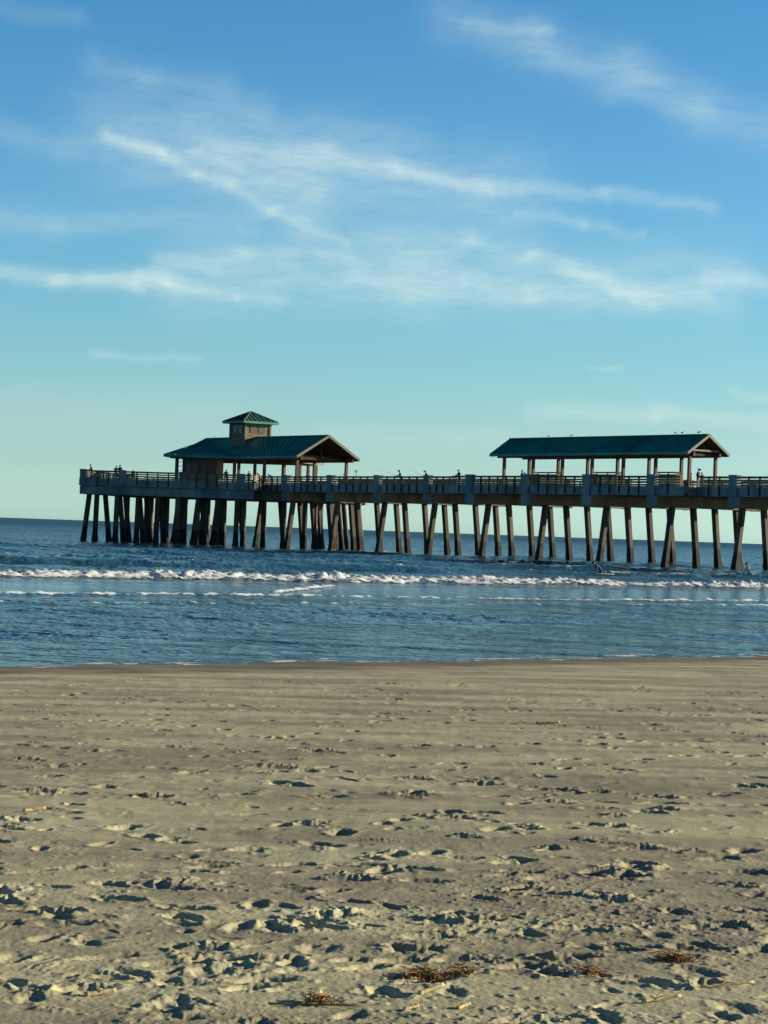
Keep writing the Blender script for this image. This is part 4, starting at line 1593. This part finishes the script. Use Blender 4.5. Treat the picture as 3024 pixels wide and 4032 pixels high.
def person(name, label, pos, facing, pose, shirt, pants, hair='dark', h=1.75, cap=None, group=None, floor=0.0, lower=None, longsleeve=True):
    """facing: plan direction. pose: lean (rad), seat (bool), arms: list of hand targets in body frame (right, forward, up)"""
    k = h / 1.75
    f = Vector((facing.x, facing.y, 0)).normalized(); rgt = Vector((f.y, -f.x, 0))
    base = Vector(pos)
    pel_z = pose.get('pelvis', .93)
    lean = pose.get('lean', 0.0)

    def L(x, y, z):
        return base + (rgt * x + f * y + ZV * z) * k

    def U(x, y, z):                       # upper body leans forward about the pelvis
        yy = y * math.cos(lean) + z * math.sin(lean)
        zz = -y * math.sin(lean) + z * math.cos(lean)
        return L(x, yy, pel_z + zz)

    V, Edg, Rad, Tag = [], [], [], []

    def node(p, r, t, par=None):
        V.append(p); Rad.append(r * k); Tag.append(t)
        if par is not None: Edg.append((par, len(V) - 1))
        return len(V) - 1

    pv = node(U(0, 0, 0), .135, 'p')
    sp1 = node(U(0, .0, .20), .125, 's', pv)
    ch = node(U(0, .01, .40), .150, 's', sp1)
    nb = node(U(0, .0, .545), .070, 's', ch)
    nk = node(U(0, .015, .61), .052, 'k', nb)
    hd = node(U(0, .03, .69), .088, 'k', nk)
    ht = node(U(0, .03, .775), .080, 'k', hd)
    hands = []
    for sgn, key in ((-1, 'lhand'), (1, 'rhand')):
        sh = node(U(sgn * .19, 0, .49), .062, 's', ch)
        tgt = pose.get(key, (sgn * .24, .06, -.02))
        sh_l = Vector((sgn * .19, 0, .49)); tg = Vector(tgt)
        dvec = tg - sh_l
        half = dvec * .5
        reach = .29
        bend = math.sqrt(max(0.0, reach * reach - (half.length) ** 2))
        perp = Vector((sgn * .45, -.35, -.8)); perp -= dvec.normalized() * perp.dot(dvec.normalized()); perp.normalize()
        el_ = sh_l + half + perp * bend
        e_ = node(U(*el_), .044, 's' if longsleeve else 'k', sh)
        wr = node(U(*tg), .030, 's' if longsleeve else 'k', e_)
        hd_dir = (tg - el_).normalized()
        hb = node(U(*(tg + hd_dir * .085)), .036, 'k', wr)
        hands.append((tg + hd_dir * .07, hd_dir, sgn))
    for sgn in (-1, 1):
        kn = pose.get('knee', (sgn * .11, .02, .49))
        kn = (sgn * abs(kn[0]), kn[1] + (pose.get('stride', 0) * sgn), kn[2])
        an = pose.get('ankle', (sgn * .11, -.02, .08))
        an = (sgn * abs(an[0]), an[1] + (pose.get('stride', 0) * 1.4 * sgn), an[2])
        hp_ = node(L(sgn * .095, 0, pel_z - .05), .098, 'p', pv)
        kk = node(L(*kn), .066, 'p', hp_)
        aa = node(L(*an), .046, 'p', kk)
        node(L(an[0] * 1.1, an[1] + .16, max(an[2] - .045, .03)), .036, 'f', aa)
    me = bpy.data.meshes.new('tmp_body')
    me.from_pydata([tuple(v) for v in V], Edg, [])
    o = bpy.data.objects.new('tmp_body', me); COL.objects.link(o)
    md = o.modifiers.new('skin', 'SKIN')
    for i, r in enumerate(Rad):
        me.skin_vertices[0].data[i].radius = (r, r)
        me.skin_vertices[0].data[i].use_root = (i == 0)
    ss = o.modifiers.new('sub', 'SUBSURF'); ss.levels = 1; ss.render_levels = 1
    dg = bpy.context.evaluated_depsgraph_get()
    ev = o.evaluated_get(dg)
    em = bpy.data.meshes.new_from_object(ev)
    bm = bmesh.new(); bm.from_mesh(em)
    bpy.data.objects.remove(o); bpy.data.meshes.remove(em); bpy.data.meshes.remove(me)
    # materials by the nearest bone
    slots = [SKIN, CLOTH[shirt], CLOTH[pants], SHOE]
    code = {'k': 0, 's': 1, 'p': 2, 'f': 3}
    segs = [(V[a], V[b], code[Tag[b]]) for a, b in Edg]
    for fc in bm.faces:
        c = fc.calc_center_median()
        best, bi = 1e9, 0
        for a, b, t in segs:
            ab = b - a
            tt_ = max(0, min(1, (c - a).dot(ab) / max(ab.length_squared, 1e-9)))
            dd_ = (c - a - ab * tt_).length
            if dd_ < best: best, bi = dd_, t
        fc.material_index = bi
        fc.smooth = True
    nb_faces = len(bm.faces)
    # five fingers on each hand, nose and ears
    for tg, hd_dir, sgn in hands:
        side = hd_dir.cross(Vector((0, 0, 1)))
        side = side.normalized() if side.length > .1 else Vector((1, 0, 0))
        curl = hd_dir.cross(side).normalized()
        for q, ln in zip((-1.5, -.5, .5, 1.5), (.066, .078, .074, .058)):
            b0 = tg + side * (q * .019)
            tube(bm, [U(*b0), U(*(b0 + hd_dir * ln * .55)), U(*(b0 + hd_dir * ln * .85 + curl * -ln * .4))], [.0085 * k, .0078 * k, .006 * k], 6)
        b0 = tg - hd_dir * .03 + side * (.034 * sgn)
        tube(bm, [U(*b0), U(*(b0 + side * (.03 * sgn) + hd_dir * .03)), U(*(b0 + side * (.032 * sgn) + hd_dir * .062))], [.010 * k, .009 * k, .007 * k], 6)
    ball(bm, U(0, .122, .69), .016 * k, 1, 1.3, 1.4, 6)
    for sgn in (-1, 1):
        ball(bm, U(sgn * .088, .02, .70), .02 * k, .5, 1, 1.5, 6)
    root = thing(name, label, 'person', base, group)
    obj('body', bm, slots, root, smooth=True)
    bm = bmesh.new()
    ball(bm, U(0, .016, .742), .101 * k, .98, 1.05, 1.0, 12)
    cutp = U(0, .07, .705); nrm = (U(0, -.5, .85) - U(0, .5, .55)).normalized()
    nrm = (U(0, .0, 1.0) - U(0, .0, .0)).normalized() * .86 - f * .5
    bmesh.ops.bisect_plane(bm, geom=bm.verts[:] + bm.edges[:] + bm.faces[:], plane_co=cutp, plane_no=nrm, clear_inner=True)
    if cap:
        tube(bm, [U(0, .10, .748), U(0, .21, .735)], [.075 * k, .06 * k], 10)
        obj('cap', bm, CLOTH[cap], root, smooth=True)
    else:
        obj('hair', bm, HAIRS[hair], root, smooth=True)
    return root, U, L


RAILP = dict(lean=.42, lhand=(-.16, .40, .34), rhand=(.16, .40, .34))
RODP = dict(lean=.22, lhand=(-.05, .46, .30), rhand=(.10, .36, .20))
STAND = dict(lean=.04)
SIT = dict(pelvis=.50, lean=.06, knee=(.12, .44, .50), ankle=(.12, .46, .08), lhand=(-.14, .34, .06), rhand=(.14, .34, .06))
toward = -DV


def on_deck(px, v):
    return pt(u_at(px, v, 8.3), v, DECK_Z)


def on_head(px, b):
    return hp(a_at(px, b, 8.3), b, DECK_Z)


# on the square head
person('person', 'person alone at the seaward corner railing, leftmost figure on the pier', on_head(362, 1.3), Vector((-1, -.4, 0)), RODP, 'charcoal', 'navy')
person('person', 'stooping person in black, left one of two close together near the seaward corner', on_head(456, 1.5), Vector((.3, -1, 0)), RAILP, 'black', 'charcoal', h=1.72)
person('person', 'upright person in black, right one of two close together near the seaward corner', on_head(473, 1.2), Vector((-.6, -1, 0)), STAND, 'black', 'navy', h=1.78)
person('person', 'small person seated below the railing between the seaward corner and the pavilion', on_head(524, 1.6), Vector((.5, -1, 0)), dict(SIT), 'charcoal', 'navy', h=1.62)
person('person', 'person in black at the pavilion railing, beside the boarded room', on_head(889, .9), Vector((.2, -1, 0)), dict(RAILP, lean=.55), 'black', 'navy', 'dark', h=1.66)
person('person', 'person in a rust coloured top seated behind the pavilion railing', on_head(980, 1.0), Vector((.1, -1, 0)), dict(STAND), 'rust', 'charcoal', 'brown', h=1.50)
person('person', 'person bent low over the railing, just right of the rust coloured top', on_deck(1028, .9), toward, dict(RAILP, lean=.75), 'black', 'charcoal', h=1.66)
person('person', 'person crouched at the pavilion railing beside a thin post, in dark olive', on_deck(1073, 1.2), toward, dict(RAILP, lean=.9), 'olive', 'charcoal', h=1.62)
person('person', 'person in purple standing between the pavilion posts below the gable', on_deck(1213, 3.6), -DU, STAND, 'purple', 'navy', h=1.72)
person('person', 'person in black beside the outer corner post of the pavilion gable', on_deck(1356, VQF - 1.0), toward, STAND, 'black', 'black', h=1.62)


# the three anglers on the open stretch
def rod(hand, tip_px, tip_py, label, lower_end=.35):
    # the tip hangs beyond the railing, at the depth where the line of sight reaches it
    d = ray(tip_px, tip_py)
    depth = hand.y + 1.0
    tip = EYE + d * ((depth - EYE.y) / d.y)
    ax = (tip - hand)
    butt = hand - ax.normalized() * lower_end
    t = thing('fishing_rod', label, 'fishing rod', hand, 'fishing rods held out over the railing')
    bm = bmesh.new()
    mid_ = hand.lerp(tip, .55) + ZV * .06
    pts_ = [hand + ax * 0.02, hand.lerp(mid_, .5) + ZV * .03, mid_, mid_.lerp(tip, .5) + ZV * .02, tip]
    tube(bm, pts_, [.014, .012, .010, .008, .005], 6)
    obj('rod', bm, M['darkmetal'], t)
    bm = bmesh.new(); tube(bm, [butt, hand + ax * .03], [.02, .02], 8); obj('grip', bm, M['darkwood'], t)
    bm = bmesh.new(); ball(bm, hand + ax.normalized() * .2 - ZV * .06, .05, .7, 1, 1); obj('reel', bm, M['darkmetal'], t)


a1_, U1, _ = person('person', 'angler holding a long rod over the rail, midway along the open stretch', on_deck(1578, .75), Vector((-1, -.25, 0)), RODP, 'charcoal', 'navy', cap='black')
rod(U1(.0, .47, .29), 1488, 1850, 'thin rod held by the angler nearer the pavilion')
a2_, U2, _ = person('person', 'hooded angler with a rod beside a pilaster, between the other two anglers', on_deck(1683, .75), Vector((-1, -.3, 0)), dict(RODP, lean=.34), 'black', 'charcoal', h=1.70, cap='charcoal')
rod(U2(.0, .47, .29), 1607, 1848, 'thin rod held by the angler beside the pilaster')
person('person', 'person without a rod on the open stretch, just left of the long shelter', on_deck(1810, .8), Vector((-1, -.6, 0)), dict(RAILP, lean=.2), 'navy', 'magenta', h=1.76)
# at the long shelter
person('person', 'person in a loose grey shirt leaning on the railing at the long shelter', pt(u_at(2056, -.75, 8.3), -.75, DECK_Z), DU * -.3 + DV, dict(lean=-.05, lhand=(-.2, .2, .1), rhand=(.2, .2, .1)), 'grey', 'navy', 'brown', h=1.62)
person('person', 'person with only a dark head showing behind the pilaster below the long shelter', pt(u_at(2081, -.5, 8.3), -.5, DECK_Z), toward, dict(RAILP, lean=.8), 'black', 'charcoal', h=1.62)
person('person', 'child in magenta, left one of three together under the right gable', on_deck(2720, 1.6), Vector((1, -.3, 0)), STAND, 'magenta', 'navy', 'dark', h=1.42)
person('person', 'tall adult in black cap, middle of three together under the right gable', on_deck(2748, 1.2), Vector((.8, -.5, 0)), dict(lean=.08, lhand=(-.2, .2, .15), rhand=(.2, .22, .12)), 'black', 'khaki', cap='black', h=1.80)
person('person', 'child in blue trousers, right one of three together under the right gable', on_deck(2765, 1.3), Vector((-.8, -.5, 0)), STAND, 'khaki', 'blue', 'brown', h=1.46)

# forked rod stand that shows above the railing right of the pavilion
p = on_deck(1402, .5)
t = thing('rod_stand', 'thin forked stand rising above the railing right of the pavilion gable', 'rod stand', p)
bm = bmesh.new()
tube(bm, [p, p + ZV * 1.45], [.035, .03], 8); ball(bm, p + ZV * .03, .16, 1, 1, .2)
obj('pole', bm, M['darkmetal'], t)
bm = bmesh.new()
tube(bm, [p + ZV * 1.43, p + Vector((-.06, 0, 1.55)), p + Vector((-.13, 0, 1.75))], [.04, .05, .04], 8)
tube(bm, [p + ZV * 1.43, p + Vector((.06, 0, 1.55)), p + Vector((.13, 0, 1.75))], [.04, .05, .04], 8)
obj('fork', bm, M['darkmetal'], t)

# ------------------------------------------------------------------ two surfers in the water
def at_water(px, py, z=0.0):
    return P(px, py, z)


board_m = mat('surfboard', (.55, .58, .52), .35, .5, .15, 3)


def board(c, d, ln, wd, label):
    bm = bmesh.new()
    n = 14
    d = Vector(d).normalized(); s = d.cross(ZV)
    top, bot = [], []
    for i in range(n + 1):
        t_ = i / n * 2 - 1
        w_ = wd / 2 * max(.02, (1 - abs(t_) ** 2.4)) ** .7
        rock = .10 * t_ * t_ * (1.3 if t_ > 0 else .5)
        c0 = c + d * (t_ * ln / 2) + ZV * rock
        top.append([bm.verts.new(c0 + s * (w_ * q) + ZV * (.035 * (1 - q * q))) for q in (-1, -.5, 0, .5, 1)])
        bot.append([bm.verts.new(c0 + s * (w_ * q) - ZV * (.03 * (1 - q * q) + .002)) for q in (-1, -.5, 0, .5, 1)])
    for a, b, in zip(top, top[1:]):
        for q in range(4): bm.faces.new((a[q], a[q + 1], b[q + 1], b[q]))
    for a, b, in zip(bot, bot[1:]):
        for q in range(4): bm.faces.new((a[q], b[q], b[q + 1], a[q + 1]))
    for grp in (0, 4):
        for i in range(n):
            bm.faces.new((top[i][grp], top[i + 1][grp], bot[i + 1][grp], bot[i][grp]))
    t = thing('surfboard', label, 'surfboard', c)
    obj('board', bm, board_m, t, smooth=True)
    bm = bmesh.new()
    fc = c - d * (ln * .42)
    box(bm, fc - ZV * .09, d * .06, s * .006, ZV * .07)
    obj('fin', bm, M['darkmetal'], t)


def wz(p):
    return float(sea_h(np.array([p.x]), np.array([p.y]))[0])


p = at_water(2950, 2272)
p.z = wz(p)
pose = dict(pelvis=.12, lean=.30, knee=(.24, .36, -.02), ankle=(.26, .30, -.38), lhand=(-.22, .42, .12), rhand=(.22, .42, .12))
person('person', 'surfer in a white backed top sitting astride a board at the right edge', p, Vector((-1, -.25, 0)), pose, 'white', 'wetsuit', 'dark', cap=None, h=1.78, longsleeve=False)
board(p + Vector((-.35, -.1, .06)), Vector((-1, -.2, .10)), 2.1, .55, 'pale surfboard under the sitting surfer at the right edge')
p = at_water(2368, 2267)
p.z = wz(p) - .12
pose = dict(pelvis=.34, lean=.85, knee=(.16, .20, .10), ankle=(.18, -.12, -.12), lhand=(-.22, .45, .05), rhand=(.22, .45, .05), stride=.08)
person('person', 'surfer in a dark wetsuit crouching low in the water in front of the middle piles', p, Vector((-1, -.1, 0)), pose, 'wetsuit', 'wetsuit', 'dark', h=1.74)
board(Vector((p.x - .1, p.y - .05, p.z + .12)), Vector((-1, -.15, .05)), 1.9, .5, 'pale surfboard under the crouching surfer')


# ------------------------------------------------------------------ birds on the roofs
gullw = flat('gull_white', (.45, .45, .43)); gullg = flat('gull_grey', (.10, .10, .105)); darkb = flat('dark_feather', (.02, .02, .022)); beakm = flat('beak', (.35, .2, .04))


def bird(pos, facing, label, dark=False, k=1.0, group='birds perched on the roofs'):
    k *= .72
    f = Vector((facing.x, facing.y, 0)).normalized(); r = Vector((f.y, -f.x, 0))
    def L(x, y, z): return Vector(pos) + (r * x + f * y + ZV * z) * k
    t = thing('bird', label, 'bird', pos, group)
    bm = bmesh.new()
    tube(bm, [L(0, -.20, .16), L(0, -.10, .18), L(0, .02, .20), L(0, .10, .24), L(0, .14, .30), L(0, .17, .345), L(0, .205, .345)], [x * k for x in (.02, .055, .075, .065, .042, .042, .018)], 10)
    for s in (-1, 1):
        tube(bm, [L(s * .03, .01, .14), L(s * .03, .0, 0)], [.009 * k, .007 * k], 6)
        tube(bm, [L(s * .03, .0, .006), L(s * .03, .06, .004)], [.008 * k, .012 * k], 6)
    obj('body', bm, darkb if dark else gullw, t, smooth=True)
    for s in (-1, 1):
        bm = bmesh.new()
        tube(bm, [L(s * .055, .08, .24), L(s * .075, -.05, .21), L(s * .03, -.24, .17)], [.03 * k, .04 * k, .008 * k], 8)
        obj('wing', bm, darkb if dark else gullg, t, smooth=True)
    bm = bmesh.new()
    tube(bm, [L(0, .205, .345), L(0, .26, .335)], [.013 * k, .003 * k], 6)
    obj('beak', bm, darkb if dark else beakm, t)


def on_ridge_s(px): return pt(u_at(px, VC, zas + .07), VC, zas + .06)


bird(on_ridge_s(2659), Vector((-.8, -.5, 0)), 'pale gull on the long shelter ridge, left one of the three gulls', k=1.15)
bird(on_ridge_s(2686), Vector((.8, -.6, 0)), 'pale gull on the long shelter ridge, middle one of the three gulls', k=1.15)
bird(on_ridge_s(2752), Vector((.9, -.3, 0)), 'pale gull on the long shelter ridge, closest to the right gable', k=1.25)
bird(on_ridge_s(2160), Vector((-.8, .4, 0)), 'dark bird on the left half of the long shelter ridge, the first from the left', True, .85)
bird(on_ridge_s(2248), Vector((.9, -.3, 0)), 'dark bird on the left half of the long shelter ridge, the second from the left', True, .9)
us_ = u_at(2321, VC - HWS * .85, zes + .3)
bird(pt(us_, VC - HWS * .80, zes + (zas - zes) * .20 + .05), Vector((-1, -.1, 0)), 'dark bird standing low on the near slope of the long shelter roof', True, .9)
bird(pt(u_at(845, VC, zap), VC, zap + .06), Vector((-.8, -.4, 0)), 'small bird on the pavilion ridge left of the cupola', True, .8)

# ------------------------------------------------------------------ litter of the tide on the sand
def ground(px, py):
    z = .6
    p = P(px, py, z)
    for _ in range(4):
        z = sand_z(p.x, p.y)
        p = P(px, py, z)
    return p


reed_m = mat('dry_reed', (.52, .40, .21), .7, .3, .35, 30)
weed_m = mat('brown_seaweed', (.27, .15, .06), .75, .3, .5, 40)
shell_m = mat('bleached_shell', (.72, .68, .60), .5, .4, .15, 60)
straw_m = mat('grey_straw', (.22, .17, .10), .8, .2, .3, 30)


def reed(px, py, ln, ang, label, material=None, r=.011, tilt=.12, group='pale reed stalks on the sand'):
    p = ground(px, py)
    d = Vector((math.cos(ang), math.sin(ang), tilt)).normalized()
    c = p + ZV * (r * .9 + abs(tilt) * ln * .35)
    t = thing('reed_stalk', label, 'reed stalk', p, group)
    bm = bmesh.new()
    n = 9
    bend = random.uniform(-.04, .04) * ln
    s = d.cross(ZV).normalized()
    pts_ = [c + d * (ln * (i / n - .5)) + s * (bend * math.sin(i / n * 3.14)) for i in range(n + 1)]
    tube(bm, pts_, [r * (1.12 if i % 3 == 0 else .92) * (1 - .25 * i / n) for i in range(n + 1)], 8)
    obj('stem', bm, material or reed_m, t, smooth=True)
    bm = bmesh.new()
    e = pts_[3]
    for q in (-1, 1):
        tube(bm, [e, e + d * (ln * .18) + s * (q * ln * .06) + ZV * .012, e + d * (ln * .3) + s * (q * ln * .12) + ZV * .004], [r * .35, r * .3, r * .1], 5)
    obj('leaf_sheath', bm, material or reed_m, t)


def weed(px, py, wd, label, seed, n=120):
    n = int(n * 1.3); wd *= .8
    rng = random.Random(seed)
    p = ground(px, py)
    t = thing('seaweed_clump', label, 'seaweed', p, 'brown seaweed clumps on the sand')
    bm = bmesh.new()
    for i in range(n):
        a = rng.uniform(0, 6.28); rr = abs(rng.gauss(0, .33)) * wd
        q = p + Vector((math.cos(a) * rr, math.sin(a) * rr * .8, 0)); q.z += rng.uniform(-.004, .022) * max(.2, 1 - rr / wd * 1.5)
        pts_ = [q]
        d = Vector((rng.gauss(0, 1), rng.gauss(0, 1), rng.gauss(0, .2))).normalized()
        for j in range(4):
            d = (d + Vector((rng.gauss(0, .6), rng.gauss(0, .6), rng.gauss(0, .5)))).normalized()
            nx = pts_[-1] + d * rng.uniform(.012, .03)
            nx.z = max(nx.z, p.z - .004); nx.z = min(nx.z, p.z + .03)
            pts_.append(nx)
        r0 = rng.uniform(.0010, .0026)
        tube(bm, pts_, [r0, r0, r0 * .9, r0 * .8, r0 * .5], 4)
    obj('fronds', bm, weed_m, t)


def shell(px, py, sz, label, ang=0.0):
    p = ground(px, py)
    t = thing('seashell', label, 'seashell', p, 'white shells on the sand')
    bm = bmesh.new()
    n, mr = 12, 5
    f = Vector((math.cos(ang), math.sin(ang), 0)); s = Vector((-f.y, f.x, 0))
    rows_ = []
    for j in range(mr + 1):
        q = j / mr
        row = []
        for i in range(n + 1):
            a = (i / n - .5) * 2.5
            rad = sz * q * (1 + .05 * math.cos(i * 3.14))
            row.append(bm.verts.new(p + f * (rad * math.cos(a) - sz * .4) + s * (rad * math.sin(a)) + ZV * (.006 + sz * .42 * (1 - (2 * q - 1) ** 2) * (1 - .5 * abs(i / n - .5)) + .004)))
        rows_.append(row)
    for a, b in zip(rows_[1:], rows_[2:]):
        for i in range(n): bm.faces.new((a[i], a[i + 1], b[i + 1], b[i]))
    bmesh.ops.solidify(bm, geom=bm.faces[:], thickness=-.003)
    obj('valve', bm, shell_m, t, smooth=True)


reed(1697, 3912, .115, .55, 'pale reed stalk lying just below the largest brown seaweed clump', r=.009, tilt=.25)
reed(1826, 3972, .062, .7, 'short white reed stub at the bottom edge of the beach, right of the seaweed', r=.008, tilt=.2)
reed(1620, 3975, .06, .5, 'broken pale reed scrap at the bottom edge of the beach, beside the long straw', r=.007)
reed(2605, 3945, .16, .35, 'reddish pale reed stalk near the bottom right corner of the beach', r=.008, tilt=.1)
reed(2865, 3888, .22, .25, 'long thin reed stalk at the lower right, with a shadow behind it', r=.006, tilt=.08)
reed(395, 3923, .12, .4, 'light broken reed at the lower left among scuffed sand', r=.011, tilt=.12)
reed(135, 3196, .15, .5, 'pale stick lying alone at the left edge of the smooth sand', r=.012, tilt=.1)
reed(2158, 2853, .26, .12, 'bright bleached stick far up the smooth sand near the water', r=.017, tilt=.06)
reed(1350, 3965, .55, .02, 'long thin grey straw lying flat along the bottom edge', straw_m, .004, 0, None)
reed(1230, 3945, .10, .9, 'orange tinted reed scrap beside the small seaweed tuft at bottom centre', r=.008, tilt=.3)
weed(1672, 3846, .19, 'largest brown seaweed clump, at the bottom centre of the beach', 1, 170)
weed(1822, 3836, .10, 'thin brown seaweed wisp just right of the largest clump', 2, 60)
weed(2657, 3782, .17, 'rounded tan seaweed clump at the lower right of the beach', 3, 130)
weed(2318, 3832, .14, 'flat brown seaweed strip between the largest clump and the rounded one', 4, 70)
weed(1243, 3950, .09, 'small seaweed tuft at the bottom, left of the largest clump', 5, 60)
shell(1895, 3719, .016, 'small white shell standing on the sand above the seaweed wisp', .4)
shell(1789, 3902, .012, 'round grey shell beside the pale reed stalk at bottom centre', .9)
shell(1999, 2757, .040, 'white shell far out on the smooth sand near the water', .2)
shell(2543, 2916, .032, 'white shell on the right half of the smooth sand', 1.2)
shell(283, 3040, .030, 'white shell on the smooth sand at the left', 2.0)
shell(222, 3028, .022, 'smaller white shell left of another on the smooth left sand', .6)
shell(2455, 2815, .026, 'tiny pale shell above the bleached stick on the right', 1.0)
shell(1200, 3065, .026, 'pale shell near the kicked up sand left of the centre', .3)
shell(1866, 3792, .010, 'white shell chip just above the brown seaweed wisp', .3)
shell(1728, 3273, .018, 'single bright shell chip between the heaps in the middle of the beach', .3)
